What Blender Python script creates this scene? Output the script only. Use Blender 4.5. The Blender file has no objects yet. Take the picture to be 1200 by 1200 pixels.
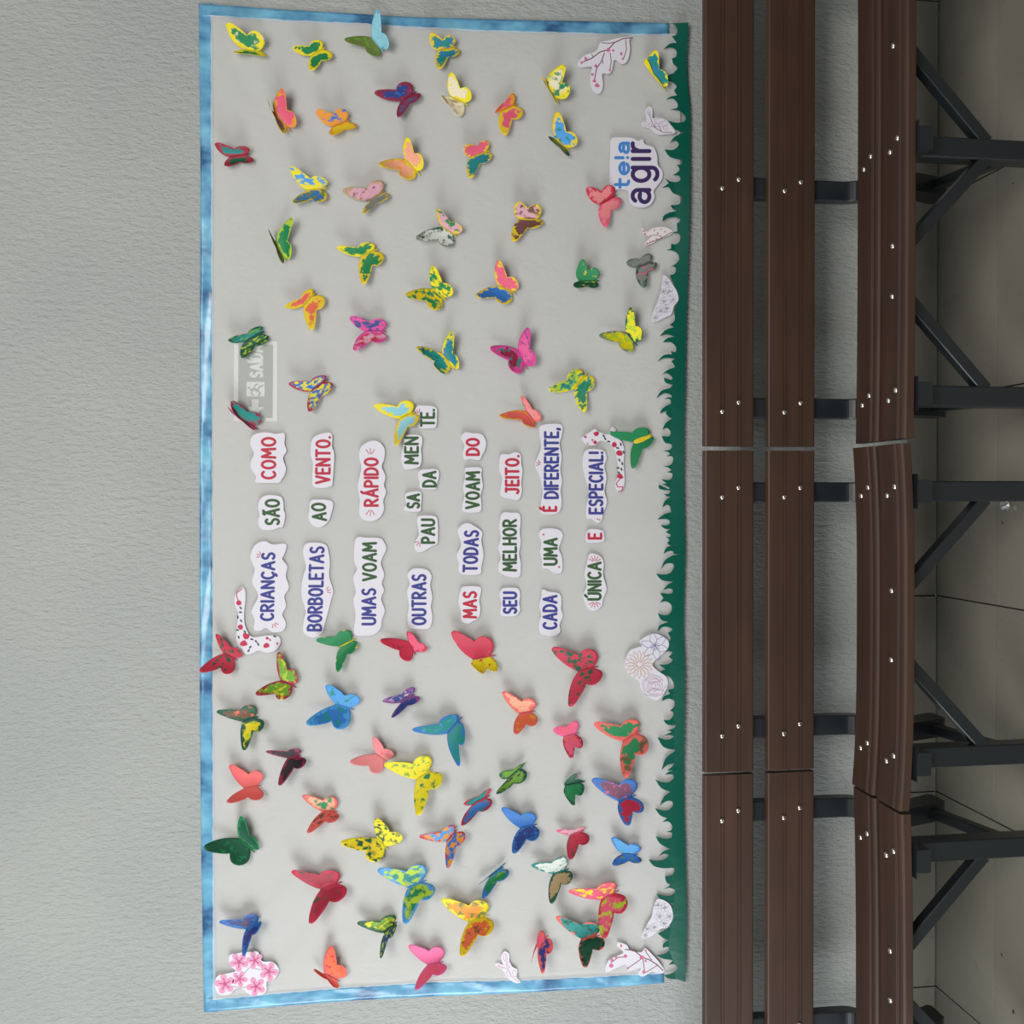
import bpy, math, random
import numpy as np
from mathutils import Vector, Matrix
from mathutils.geometry import tessellate_polygon, delaunay_2d_cdt

# ---------------------------------------------------------------- camera
CAM = Vector((0.0, -2.96, 1.745))
FPX = 1200.0
PITCH, YAW, ROLL = math.radians(8.06), math.radians(0.82), 0.0045
F = Vector((-math.sin(YAW)*math.cos(PITCH), math.cos(YAW)*math.cos(PITCH), -math.sin(PITCH)))
RIGHT = F.cross(Vector((0, 0, 1))).normalized()      # the wall's own right = up in the turned photo
DOWN = F.cross(RIGHT).normalized()                   # down in the room = right in the turned photo
AX = (DOWN*math.cos(ROLL) - RIGHT*math.sin(ROLL)).normalized()
AY = (RIGHT*math.cos(ROLL) + DOWN*math.sin(ROLL)).normalized()
S = bpy.context.scene
cd = bpy.data.cameras.new('camera')
cd.sensor_fit = 'HORIZONTAL'; cd.sensor_width = 36; cd.lens = 36.0*FPX/1200
cd.clip_start = 0.05; cd.clip_end = 60
cam = bpy.data.objects.new('camera', cd); S.collection.objects.link(cam)
cam.matrix_world = Matrix.Translation(CAM) @ Matrix((AX, AY, -F)).transposed().to_4x4()
S.camera = cam

# ---------------------------------------------------------------- light and exposure
S.view_settings.view_transform = 'Standard'; S.view_settings.look = 'None'
S.view_settings.gamma = 1; S.view_settings.use_curve_mapping = False
S.view_settings.exposure = 0.24
w = bpy.data.worlds.new('overcast_sky'); S.world = w; w.use_nodes = True
w.node_tree.nodes['Background'].inputs[0].default_value = (0.90, 0.97, 1.0, 1)
w.node_tree.nodes['Background'].inputs[1].default_value = 0.13
def area(name, loc, target, sx, sy, power, col):
    l = bpy.data.lights.new(name, 'AREA'); l.shape = 'RECTANGLE'; l.size = sx; l.size_y = sy
    l.energy = power; l.color = col
    o = bpy.data.objects.new(name, l); S.collection.objects.link(o)
    o.location = loc
    o.rotation_euler = (Vector(target)-Vector(loc)).to_track_quat('-Z', 'Y').to_euler()
    return o
area('window_daylight', (-3.8, -2.3, 1.5), (0.1, 0, 0.9), 2.2, 2.0, 105, (0.93, 0.98, 1.0))
area('high_window_daylight', (0.3, -4.6, 4.0), (0.1, 0, 1.2), 3.2, 1.6, 150, (1.0, 0.975, 0.93))

# ---------------------------------------------------------------- helpers
def W(px, py, depth=0.0):
    """point of the photo carried on to the upright plane standing `depth` metres before the wall"""
    d = F + AX*((px-600)/FPX) + AY*((600-py)/FPX)
    t = (-depth - CAM.y)/d.y
    return CAM + d*t
def FL(px, py, z=0.0):
    d = F + AX*((px-600)/FPX) + AY*((600-py)/FPX)
    return CAM + d*((z-CAM.z)/d.z)

def lin(r, g, b):
    f = lambda c: (c/255/12.92) if c/255 <= 0.04045 else ((c/255+0.055)/1.055)**2.4
    return (f(r), f(g), f(b))
def mat(name, col=(0.5, 0.5, 0.5), rough=0.6, metal=0.0, spec=0.5, coat=0.0):
    m = bpy.data.materials.new(name); m.use_nodes = True
    p = m.node_tree.nodes['Principled BSDF']
    p.inputs['Base Color'].default_value = (*col, 1); p.inputs['Roughness'].default_value = rough
    p.inputs['Metallic'].default_value = metal; p.inputs['Specular IOR Level'].default_value = spec
    p.inputs['Coat Weight'].default_value = coat
    return m
def N(m, t, **kw):
    n = m.node_tree.nodes.new(t)
    for k, v in kw.items(): setattr(n, k, v)
    return n
def L(m, a, b): m.node_tree.links.new(a, b)
def noise(m, scale, detail=3, vec=None, stretch=None, rough=0.55):
    tc = N(m, 'ShaderNodeTexCoord'); src = vec or tc.outputs['Object']
    if stretch:
        mp = N(m, 'ShaderNodeMapping'); mp.inputs['Scale'].default_value = stretch
        L(m, src, mp.inputs['Vector']); src = mp.outputs[0]
    n = N(m, 'ShaderNodeTexNoise'); n.inputs['Scale'].default_value = scale
    n.inputs['Detail'].default_value = detail; n.inputs['Roughness'].default_value = rough
    L(m, src, n.inputs['Vector']); return n
def ramp(m, fac, stops):
    r = N(m, 'ShaderNodeValToRGB'); L(m, fac, r.inputs[0]); e = r.color_ramp.elements
    e[0].position, e[0].color = stops[0][0], (*stops[0][1], 1)
    e[1].position, e[1].color = stops[-1][0], (*stops[-1][1], 1)
    for p, c in stops[1:-1]:
        q = e.new(p); q.color = (*c, 1)
    return r
def P(m): return m.node_tree.nodes['Principled BSDF']
def bump(m, h, strength, dist):
    b = N(m, 'ShaderNodeBump'); b.inputs['Strength'].default_value = strength; b.inputs['Distance'].default_value = dist
    L(m, h, b.inputs['Height']); L(m, b.outputs[0], P(m).inputs['Normal']); return b

def link(o): S.collection.objects.link(o); return o
def mesh_data(name, vs, fs, m, smooth=False):
    me = bpy.data.meshes.new(name); me.from_pydata([tuple(v) for v in vs], [], fs); me.validate(); me.update()
    if m: me.materials.append(m)
    if smooth: me.polygons.foreach_set('use_smooth', [True]*len(me.polygons))
    return me
def obj(name, vs, fs, m, parent=None, origin=None, smooth=False):
    """mesh object; vs are world points; the origin is put at `origin` (or kept relative to the parent's origin)"""
    base = ORI.get(parent.name, Vector((0, 0, 0))) if parent else Vector((0, 0, 0))
    o_ = Vector(origin) if origin is not None else (base if parent else sum((Vector(v) for v in vs), Vector())/len(vs))
    o = bpy.data.objects.new(name, mesh_data(name, [Vector(v)-o_ for v in vs], fs, m, smooth)); link(o)
    if parent: o.parent = parent
    o.location = o_-base; ORI[o.name] = o_
    return o
ORI = {}
def thing(name, loc):
    o = bpy.data.objects.new(name, None); o.empty_display_size = 0.05; link(o)
    o.location = loc; ORI[o.name] = Vector(loc); return o
def tag(o, label, cat, group=None):
    o['label'] = label; o['category'] = cat
    if group: o['group'] = group
    return o

def catmull(pts, closed=True, n=4, corners=()):
    out = []; k = len(pts)
    rng = range(k if closed else k-1)
    for i in rng:
        a, b = pts[i], pts[(i+1) % k]
        p0 = pts[(i-1) % k] if (closed or i > 0) else a
        p3 = pts[(i+2) % k] if (closed or i < k-2) else b
        if i in corners: p0 = a
        if (i+1) % k in corners: p3 = b
        for j in range(n):
            t = j/n
            out.append(tuple(0.5*((2*b0)+(-a0+c0)*t+(2*a0-5*b0+4*c0-d0)*t*t+(-a0+3*b0-3*c0+d0)*t**3)
                             for a0, b0, c0, d0 in zip(p0, a, b, p3)))
    if not closed: out.append(tuple(pts[-1]))
    return out
def slab(name, px_pts, depth, thick, m, parent=None, origin=None):
    """flat cut-out of paper or plastic, outline in photo pixels, set on the upright plane at `depth`"""
    pts = [W(x, y, depth) for x, y in px_pts]; n0 = len(pts)
    v2, _e, tri, *_r = delaunay_2d_cdt([Vector((p.x, p.z)) for p in pts], [], [list(range(n0))], 1, 1e-5)
    n = len(v2); vs = [Vector((p.x, -depth, p.y)) for p in v2]+[Vector((p.x, thick-depth, p.y)) for p in v2]
    fs, cnt = [], {}
    for t in tri:
        nrm = (vs[t[1]]-vs[t[0]]).cross(vs[t[2]]-vs[t[0]])
        t = tuple(t) if nrm.y < 0 else tuple(reversed(t))
        fs.append(t); fs.append(tuple(i+n for i in reversed(t)))
        for i in range(len(t)):
            e = (t[i], t[(i+1) % len(t)]); cnt[frozenset(e)] = None if frozenset(e) in cnt else e
    for e in cnt.values():
        if e: fs.append((e[0], e[0]+n, e[1]+n, e[1]))
    return obj(name, vs, fs, m, parent, origin)
def strokes_mesh(lines, depth):
    """pen strokes: list of (points in px, width in px), merged into one flat round-ended outline"""
    p2, f2 = [], []
    def face(q):
        k = len(p2); c = [Vector((w_.x, w_.z)) for w_ in (W(x, y, depth) for x, y in q)]
        if sum(a.cross(b) for a, b in zip((p-c[0] for p in c[1:-1]), (p-c[0] for p in c[2:]))) < 0: c.reverse()
        p2.extend(c); f2.append(list(range(k, k+len(q))))
    for pts, wd in lines:
        r = wd/2
        for (x0, y0), (x1, y1) in zip(pts[:-1], pts[1:]):
            dx, dy = x1-x0, y1-y0; l = math.hypot(dx, dy)
            if l < 1e-4: continue
            nx, ny = -dy/l*r, dx/l*r
            face(((x0+nx, y0+ny), (x0-nx, y0-ny), (x1-nx, y1-ny), (x1+nx, y1+ny)))
        if wd > 1.3:
            for x, y in pts: face([(x+r*math.cos(a*math.pi/4+.2), y+r*math.sin(a*math.pi/4+.2)) for a in range(8)])
    v2, _e, tri, _a, _b, src = delaunay_2d_cdt(p2, [], f2, 0, 1e-6)
    tri = [t for t, o_ in zip(tri, src) if len(o_)]            # keeps the counters of the letters open
    vs = [Vector((p.x, -depth, p.y)) for p in v2]; fs = []
    for t in tri:
        nrm = (vs[t[1]]-vs[t[0]]).cross(vs[t[2]]-vs[t[0]])
        fs.append(tuple(t) if nrm.y < 0 else tuple(reversed(t)))
    return vs, fs
def blob(x, y, r, n=8, sq=1.0, ang=0, jit=0.0, rnd=random):
    out = []
    for a in range(n):
        t = a*2*math.pi/n; rr = r*(1+rnd.uniform(-jit, jit))
        u, v = rr*math.cos(t), rr*sq*math.sin(t)
        out.append((x+u*math.cos(ang)-v*math.sin(ang), y+u*math.sin(ang)+v*math.cos(ang)))
    return out
def blobs_mesh(bl, depth):
    vs, fs = [], []
    for b in bl:
        k = len(vs); vs += [W(x, y, depth) for x, y in b]; fs.append(tuple(range(k, k+len(b))))
    return vs, fs
def tube(path, wx, wy, side=Vector((1, 0, 0))):
    """rectangular steel tube along a path; wx across `side`, wy across the other way; mitred"""
    vs, fs = [], []; n = len(path)
    for i, p in enumerate(path):
        p = Vector(p)
        d0 = (Vector(path[i])-Vector(path[i-1])).normalized() if i > 0 else None
        d1 = (Vector(path[i+1])-Vector(path[i])).normalized() if i < n-1 else None
        d = ((d0 or d1)+(d1 or d0)).normalized()
        s = (side - d*side.dot(d)).normalized(); u = d.cross(s)
        k = 1.0
        if d0 and d1: k = 1/max(0.5, d.dot(d0))
        c = 0.12
        ring = [(-1+c, -1), (1-c, -1), (1, -1+c), (1, 1-c), (1-c, 1), (-1+c, 1), (-1, 1-c), (-1, -1+c)]
        for a, b in ring: vs.append(p + s*a*wx/2 + u*b*wy/2*k)
    for i in range(n-1):
        for j in range(8):
            a, b = i*8+j, i*8+(j+1) % 8
            fs.append((a, b, b+8, a+8))
    fs.append(tuple(range(7, -1, -1))); fs.append(tuple((n-1)*8+j for j in range(8)))
    return vs, fs
def box(x0, x1, y0, y1, z0, z1, bev=0.0):
    vs = []; fs = []
    b = bev
    if b <= 0:
        vs = [(x, y, z) for x in (x0, x1) for y in (y0, y1) for z in (z0, z1)]
        return vs, [(0, 1, 3, 2), (4, 6, 7, 5), (0, 4, 5, 1), (2, 3, 7, 6), (0, 2, 6, 4), (1, 5, 7, 3)]
    raise ValueError

# ---------------------------------------------------------------- materials
M = {}
m = M['plaster'] = mat('roughcast_plaster', lin(206, 208, 204), 0.9)
n1 = noise(m, 78, 4, stretch=(1.0, 1.0, 0.42), rough=0.6); n2 = noise(m, 200, 3, stretch=(1.0, 1.0, 0.5))
mx = N(m, 'ShaderNodeMath', operation='MULTIPLY_ADD'); L(m, n2.outputs[0], mx.inputs[0]); mx.inputs[1].default_value = 0.35; L(m, n1.outputs[0], mx.inputs[2])
bump(m, mx.outputs[0], 1.0, 0.0080)
n3 = noise(m, 1.4, 2); r = ramp(m, n3.outputs[0], [(0.3, lin(164, 167, 166)), (0.7, lin(175, 177, 174))]); L(m, r.outputs[0], P(m).inputs['Base Color'])
m = M['tile'] = mat('glazed_floor_tile', lin(168, 165, 153), 0.30)
n1 = noise(m, 2.2, 4); r = ramp(m, n1.outputs[0], [(0.3, lin(124, 121, 110)), (0.7, lin(138, 134, 121))]); L(m, r.outputs[0], P(m).inputs['Base Color'])
n2 = noise(m, 5, 2); r2 = ramp(m, n2.outputs[0], [(0.3, (0.22,)*3), (0.7, (0.42,)*3)]); L(m, r2.outputs[0], P(m).inputs['Roughness'])
M['grout'] = mat('dark_grout', lin(40, 34, 30), 0.9)
m = M['wood'] = mat('brown_wood_plastic_plank', lin(96, 66, 50), 0.5)
n1 = noise(m, 30, 4, stretch=(0.05, 1, 1)); n2 = noise(m, 3, 2)
mxw = N(m, 'ShaderNodeMath', operation='MULTIPLY_ADD'); L(m, n2.outputs[0], mxw.inputs[0]); mxw.inputs[1].default_value = 0.5; L(m, n1.outputs[0], mxw.inputs[2])
r = ramp(m, mxw.outputs[0], [(0.45, lin(53, 35, 25)), (0.75, lin(61, 40, 29)), (0.95, lin(71, 47, 34))]); L(m, r.outputs[0], P(m).inputs['Base Color'])
bump(m, n1.outputs[0], 0.15, 0.0006)
m = M['steel'] = mat('black_painted_steel', lin(30, 34, 38), 0.32)
n1 = noise(m, 60, 2); bump(m, n1.outputs[0], 0.05, 0.0005)
M['screw'] = mat('bright_zinc_screw', (0.80, 0.76, 0.68), 0.22, metal=1.0)
M['rubber'] = mat('black_plastic_cap', lin(18, 18, 20), 0.6)
m = M['fabric'] = bpy.data.materials.new('thin_white_nonwoven_fabric'); m.use_nodes = True
p = P(m); p.inputs['Base Color'].default_value = (*lin(253, 251, 249), 1); p.inputs['Roughness'].default_value = 0.85; p.inputs['Specular IOR Level'].default_value = 0.2
nf = noise(m, 900, 1); nf2 = noise(m, 5, 3); ad = N(m, 'ShaderNodeMath', operation='MULTIPLY_ADD'); L(m, nf2.outputs[0], ad.inputs[0]); ad.inputs[1].default_value = 6; L(m, nf.outputs[0], ad.inputs[2])
bump(m, ad.outputs[0], 0.4, 0.004)
tr = N(m, 'ShaderNodeBsdfTransparent'); ms = N(m, 'ShaderNodeMixShader'); ms.inputs[0].default_value = 0.55
out = m.node_tree.nodes['Material Output']; L(m, p.outputs[0], ms.inputs[1]); L(m, tr.outputs[0], ms.inputs[2]); L(m, ms.outputs[0], out.inputs[0])
m = M['blue'] = mat('glossy_blue_plastic_film', lin(100, 160, 200), 0.24, coat=0.25)
n1 = noise(m, 9, 3, stretch=(1.2, 1, 0.8)); r = ramp(m, n1.outputs[0], [(0.36, lin(52, 96, 140)), (0.46, lin(92, 150, 188)), (0.62, lin(122, 186, 216)), (0.78, lin(136, 198, 224))]); L(m, r.outputs[0], P(m).inputs['Base Color'])
n2 = noise(m, 14, 2, stretch=(1, 1, 1)); bump(m, n2.outputs[0], 0.5, 0.008)
m = M['green'] = mat('green_satin_card', lin(0, 88, 72), 0.38)
n1 = noise(m, 7, 2); bump(m, n1.outputs[0], 0.4, 0.004)
M['card'] = mat('white_card', lin(222, 218, 228), 0.55)
M['card_warm'] = mat('white_card_warm', lin(228, 220, 222), 0.6)
for k, c in dict(blue_ink=(58, 62, 140), green_ink=(52, 88, 48), red_ink=(186, 42, 66), dark_ink=(40, 38, 48), logo_blue=(64, 132, 206),
                 logo_purple=(58, 34, 92), brown_ink=(120, 66, 78), pink_ink=(206, 110, 146), rose_ink=(190, 40, 78), leaf_ink=(58, 74, 66),
                 violet_ink=(120, 110, 160), grey_ink=(158, 155, 162), ochre_ink=(196, 160, 130), petal=(226, 152, 186), petal_dark=(190, 84, 132),
                 blush_ink=(190, 150, 172), white_ink=(236, 238, 234), teal_ink=(30, 110, 84)).items():
    M[k] = mat(k, lin(*c), 0.6)
M['sign_green'] = mat('exit_sign_green', lin(0, 66, 44), 0.5)
M['sign_white'] = mat('exit_sign_white', lin(222, 228, 222), 0.5)
m = M['foil'] = mat('crumpled_clear_film', (0.8, 0.8, 0.82), 0.15, metal=0.7)
M['dirt'] = mat('dirt_speck', lin(60, 50, 42), 0.9)

# paint on the butterflies: base paper colour at the rim, brushed paint inside, all colours kept on the wing itself
m = M['wing'] = mat('hand_painted_paper', (0.5, 0.5, 0.5), 0.55)
def oattr(nm):
    a = N(m, 'ShaderNodeAttribute'); a.attribute_type = 'OBJECT'; a.attribute_name = nm; return a
base, in1, in2, par = oattr('paper'), oattr('paint'), oattr('accent'), oattr('brush')
eg = N(m, 'ShaderNodeAttribute'); eg.attribute_name = 'rim'
st = N(m, 'ShaderNodeAttribute'); st.attribute_name = 'leaf'
sp = N(m, 'ShaderNodeSeparateXYZ'); L(m, par.outputs['Vector'], sp.inputs[0])      # x threshold, y accent amount, z seed
def n4(scale, detail, add):
    t = N(m, 'ShaderNodeTexNoise'); t.noise_dimensions = '4D'; t.inputs['Scale'].default_value = scale; t.inputs['Detail'].default_value = detail
    a = N(m, 'ShaderNodeMath', operation='ADD'); L(m, sp.outputs[2], a.inputs[0]); a.inputs[1].default_value = add
    L(m, a.outputs[0], t.inputs['W']); L(m, st.outputs['Vector'], t.inputs['Vector']); return t
na, nb, nc = n4(5, 3, 0.0), n4(4.5, 2, 7.3), n4(16, 2, 3.1)
def mth(op, a, b, clamp=False):
    q = N(m, 'ShaderNodeMath', operation=op); q.use_clamp = clamp
    for i, v in enumerate((a, b)):
        if isinstance(v, (int, float)): q.inputs[i].default_value = v
        else: L(m, v, q.inputs[i])
    return q.outputs[0]
e1 = mth('ADD', eg.outputs['Fac'], mth('MULTIPLY', mth('SUBTRACT', na.outputs[0], 0.5), 1.5))
k1 = mth('MULTIPLY', mth('SUBTRACT', e1, sp.outputs[0]), 8, True)
k2 = mth('MULTIPLY', mth('MULTIPLY', mth('SUBTRACT', mth('ADD', nb.outputs[0], sp.outputs[1]), 0.50), 10, True), mth('MULTIPLY', mth('SUBTRACT', e1, 0.05), 8, True))
def cmix(f, a, b):
    q = N(m, 'ShaderNodeMix', data_type='RGBA'); L(m, f, q.inputs[0]); L(m, a, q.inputs[6]); L(m, b, q.inputs[7]); return q.outputs[2]
c = cmix(k2, cmix(k1, base.outputs['Color'], in1.outputs['Color']), in2.outputs['Color'])
hv = N(m, 'ShaderNodeHueSaturation'); L(m, c, hv.inputs['Color']); L(m, mth('ADD', mth('MULTIPLY', nc.outputs[0], 0.35), 0.83), hv.inputs['Value'])
L(m, hv.outputs[0], P(m).inputs['Base Color'])
bump(m, nc.outputs[0], 0.3, 0.001)

# ---------------------------------------------------------------- the setting
def wall_quad(x0, x1, z0, z1): return [(x0, 0, z0), (x1, 0, z0), (x1, 0, z1), (x0, 0, z1), (x0, 0.15, z0), (x1, 0.15, z0), (x1, 0.15, z1), (x0, 0.15, z1)], [(0, 1, 2, 3), (7, 6, 5, 4), (0, 4, 5, 1), (1, 5, 6, 2), (2, 6, 7, 3), (3, 7, 4, 0)]
v, f = wall_quad(-4.2, 4.2, 0, 3.3)
o = obj('wall_back', v, f, M['plaster'], origin=(0, 0, 0)); o['kind'] = 'structure'
v, f = box(-4.2, 4.2, -5.2, 0, -0.12, -0.004)
fl = obj('floor', v, f, M['grout'], origin=(0, 0, 0)); fl['kind'] = 'structure'
XJ = W(1095, 926).x; TW = (W(1095, 696).x - W(1095, 1152).x)/2
TD = 0.31
def tile_mesh(w_, d_, h_, nm):
    e = 0.0021; b = 0.0002
    v, f = [], []
    for z, ins in ((-h_, 0), (-b, 0), (0, b)):
        v += [(-w_/2+e+ins, -d_/2+e+ins, z), (w_/2-e-ins, -d_/2+e+ins, z), (w_/2-e-ins, d_/2-e-ins, z), (-w_/2+e+ins, d_/2-e-ins, z)]
    for k in (0, 4):
        for j in range(4): f.append((k+j, k+(j+1) % 4, k+4+(j+1) % 4, k+4+j))
    f.append((8, 9, 10, 11))
    return mesh_data(nm, v, f, M['tile'])
me_full = tile_mesh(TW, TW, 0.004, 'tile'); me_cut = tile_mesh(TW, TD, 0.004, 'tile')
me_skirt = tile_mesh(TW, 0.095, 0.010, 'tile')
for i in range(-6, 7):
    xc = XJ + (i+0.5)*TW
    if abs(xc) > 3.9: continue
    y = 0.0
    for j in range(8):
        d_ = TD if j == 0 else TW
        if y-d_ < -5.2: break
        t = bpy.data.objects.new('tile', me_cut if j == 0 else me_full); link(t); t.parent = fl
        t.location = (xc, y-d_/2, 0); y -= d_
bb = obj('baseboard_back', *box(-4.0, 4.0, -0.003, -0.0002, 0.0005, 0.093), M['grout'], origin=(0, 0, 0)); bb['kind'] = 'structure'
for i in range(-6, 7):
    xc = XJ + (i+0.5)*TW
    if abs(xc) > 3.7: continue
    t = bpy.data.objects.new('tile', me_skirt); link(t); t.parent = bb
    t.location = (xc, -0.012, 0.0485); t.rotation_euler = (math.pi/2, 0, 0)

# ---------------------------------------------------------------- benches
DB = 0.24                                             # back planks' front face, metres before the wall
DS = (0.588, 0.453)                                   # seat plank centres (front, rear)
PW = 0.114; ZS = 0.460; TH = 0.028
Z_BACK = ((0.681, 0.823), (0.503, 0.641))
def plank_profile(wd, th, r=0.005, grooves=(0.17, 0.11, -0.17, -0.23)):
    """cross-section (u across, v up), with rounded corners and two pairs of fine grooves in the top face"""
    h = wd/2; pts = [(-h, -th+0.002), (-h+0.002, -th), (h-0.002, -th), (h, -th+0.002), (h, -r), (h-r*0.3, -r*0.3), (h-r, 0)]
    for g in grooves:
        c = g*wd; pts += [(c+0.0016, 0), (c+0.0006, -0.0022), (c-0.0006, -0.0022), (c-0.0016, 0)]
    pts += [(-h+r, 0), (-h+r*0.3, -r*0.3), (-h, -r)]
    return pts
def plank(x0, x1, prof, frame, sag, n=14):
    """frame: (origin, u dir, v dir); sag lifts the ends of the plank"""
    o_, u, v_ = frame; vs, fs = [], []; k = len(prof)
    for i in range(n+1):
        t = i/n; x = x0+(x1-x0)*t; q = (2*t-1)
        lift = sag*(q*q)**1.6
        for a, b in prof: vs.append(Vector((x, o_[0], o_[1])) + u*a + v_*(b+lift))
    for i in range(n):
        for j in range(k): fs.append((i*k+j, i*k+(j+1) % k, (i+1)*k+(j+1) % k, (i+1)*k+j))
    tri = tessellate_polygon([[Vector((a, b, 0)) for a, b in prof]])
    for a, b, c in tri: fs.append((a, b, c)); fs.append((n*k+c, n*k+b, n*k+a))
    return vs, fs
def dome_data():
    vs, fs = [], []
    R_ = 0.0076
    for i, (r_, h) in enumerate(((1, 0), (0.95, 0.25), (0.7, 0.5), (0.35, 0.62))):
        for a in range(12): vs.append((R_*r_*math.cos(a*math.pi/6), R_*r_*math.sin(a*math.pi/6), R_*h))
    for i in range(3):
        for a in range(12): fs.append((i*12+a, i*12+(a+1) % 12, (i+1)*12+(a+1) % 12, (i+1)*12+a))
    k = len(vs); vs.append((0, 0, R_*0.42))
    for a in range(12): fs.append((36+a, 36+(a+1) % 12, k))
    return mesh_data('screw', vs, fs, M['screw'], True)
SCREW = dome_data()
def screw(parent, loc, normal):
    s = bpy.data.objects.new('screw', SCREW); link(s); s.parent = parent
    s.location = Vector(loc)-ORI[parent.name]
    s.rotation_euler = Vector(normal).to_track_quat('Z', 'Y').to_euler()
def bench(label, x0, x1, legs, sag, dx=0.0, dz=0.0, braces=None):
    """x0..x1 world extent, legs = x of each trestle; braces = for each leg which sides carry a strut"""
    c = (x0+x1)/2
    root = tag(thing('slatted_bench', (c, -0.35, 0)), label, 'bench', None)
    up, fwd = Vector((0, 0, 1)), Vector((0, -1, 0))
    for (z0, z1) in Z_BACK:
        wd = z1-z0; pr = plank_profile(wd, 0.024)
        v, f = plank(x0, x1, pr, ((-DB, (z0+z1)/2+dz), up, fwd), 0.0, 4)
        bp = obj('backrest_plank', v, f, M['wood'], root)
        for lx in legs:
            screw(bp, (lx-0.013, -DB-0.0002, (z0+z1)/2+dz+0.021), fwd); screw(bp, (lx+0.013, -DB-0.0002, (z0+z1)/2+dz-0.026), fwd)
    for k, dpt in enumerate(DS):
        pr = plank_profile(PW, TH, 0.008, (0.30, 0.24))
        v, f = plank(x0, x1, pr, ((-dpt, ZS+dz), fwd, up), sag)
        sp_ = obj('seat_plank', v, f, M['wood'], root)
        half = (x1-x0)/2
        zz = lambda x: ZS+dz+sag*(((x-c)/half)**2)**1.6
        for lx in legs:
            screw(sp_, (lx-0.010, -dpt+0.018, zz(lx)), up); screw(sp_, (lx+0.012, -dpt-0.018, zz(lx)), up)
        if k == 0:
            for lx, bs in zip(legs, braces):
                for b in bs:
                    for q in (0.245,):
                        screw(sp_, (lx+b*q, -dpt+0.004, zz(lx+b*q)), up)
    for lx, bs in zip(legs, braces):
        # upright behind the planks that bends forward under the seat
        arc = catmull([(-0.198, 0.80+dz), (-0.198, 0.60+dz), (-0.198, 0.43+dz), (-0.203, 0.385+dz), (-0.225, 0.358+dz), (-0.262, 0.360+dz), (-0.40, 0.411+dz), (-0.50, 0.412+dz), (-0.655, 0.412+dz)], False, 3)
        v, f = tube([(lx, y, z) for y, z in arc], 0.056, 0.036)
        obj('back_support', v, f, M['steel'], root)
        v, f = tube([(lx, -0.570, 0.395+dz), (lx, -0.570, 0.0)], 0.051, 0.052)
        obj('front_leg', v, f, M['steel'], root)
        prof_ = [(-0.385, 0.425+dz), (-0.335, 0.275), (-0.292, 0.145), (-0.280, 0.133), (-0.215, 0.133), (-0.208, 0.145), (-0.250, 0.235), (-0.335, 0.425+dz)]
        v = [(lx+s_*0.025, y, z) for s_ in (1, -1) for y, z in prof_]
        f = [tuple(range(7, -1, -1)), tuple(range(8, 16))]+[(i, (i+1) % 8, (i+1) % 8+8, i+8) for i in range(8)]
        obj('rear_leg', v, f, M['steel'], root)
        v, f = tube([(lx, -0.265, 0.190), (lx, -0.548, 0.125)], 0.028, 0.028)
        obj('crossbar', v, f, M['steel'], root)
        for b in bs:
            v, f = tube([(lx+b*0.02, -0.578, 0.212), (lx+b*0.245, -0.578, 0.424+dz)], 0.032, 0.030, Vector((0, 1, 0)))
            obj('brace', v, f, M['steel'], root)
            v, f = box(lx+b*0.245-0.03, lx+b*0.245+0.03, -0.60, -0.555, 0.423+dz, ZS-TH+dz)
            obj('brace_plate', v, f, M['steel'], root)
        v, f = box(lx-0.042, lx+0.042, -0.655, -0.40, 0.4305+dz, ZS-TH+dz-0.0002)
        obj('mounting_plate', v, f, M['steel'], root)
    return root
bx = lambda py: W(870, py, DB).x
sp_ = bx(216)-bx(477)
bench('long brown plank bench by the wall at the top of the photo, screws in pairs', bx(523), bx(216)+sp_+0.11, [bx(477), bx(216), bx(216)+sp_], 0.004, braces=[(1,), (-1, 1), (-1,)])
bench('short brown plank bench in the middle, between the two joints, on two legs', bx(904), bx(528), [bx(856), bx(577)], 0.012, braces=[(1,), (-1,)])
bench('long brown plank bench at the bottom of the photo, best lit of the three', bx(955)-2*sp_-0.11, bx(907.5), [bx(955)-2*sp_, bx(955)-sp_, bx(955)], 0.008, braces=[(1,), (1, -1), (-1,)])

# ---------------------------------------------------------------- blue plastic border, banner fabric, exit sign behind it
R0 = random.Random(4)
def lerp_poly(pts, y, key=1):
    """interpolate a polyline given as (x, y) px by one coordinate"""
    for (x0, y0), (x1, y1) in zip(pts[:-1], pts[1:]):
        a, b = ((y0, y1) if key else (x0, x1))
        c, d = ((x0, x1) if key else (y0, y1))
        if a <= y <= b: return c+(d-c)*(y-a)/(b-a)
    return (pts[-1] if y > pts[-1][key] else pts[0])[1-key]
def wrinkle(x, z):
    """depth of the loosely hung cloth before the wall, metres"""
    h = 0.0140 + 0.0012*math.sin(x*5.1+z*2.0) + 0.0010*math.sin(x*2.3-z*6.0+1.0)
    g = max(0, min(1, (-x-0.50)/0.5))*max(0, min(1, (z-1.25)*1.3))          # pulls from the upper world-left corner
    h += g*(0.0022*math.sin((x*0.56+z*0.83)*44+1.2*math.sin(x*4))+0.0011*math.sin((x*0.70+z*0.71)*83+z*3))
    g2 = max(0, min(1, (x-0.55)/0.5))*max(0, min(1, (z-1.6)/0.4))
    h += g2*(0.0020*math.sin((x*0.24-z*0.97)*40+math.sin(x*5))+0.0008*math.sin((x*0.5-z*0.86)*75))
    h += 0.0010*math.sin(x*30+2*math.sin(z*5))*max(0, min(1, (1.4-z)*3))
    h -= 0.0028*max(0, min(1, (1.2-z)/0.15))
    return h
LEFT = [(233, 4), (235, 200), (234, 500), (234, 800), (236, 1000), (239, 1186)]
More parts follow.
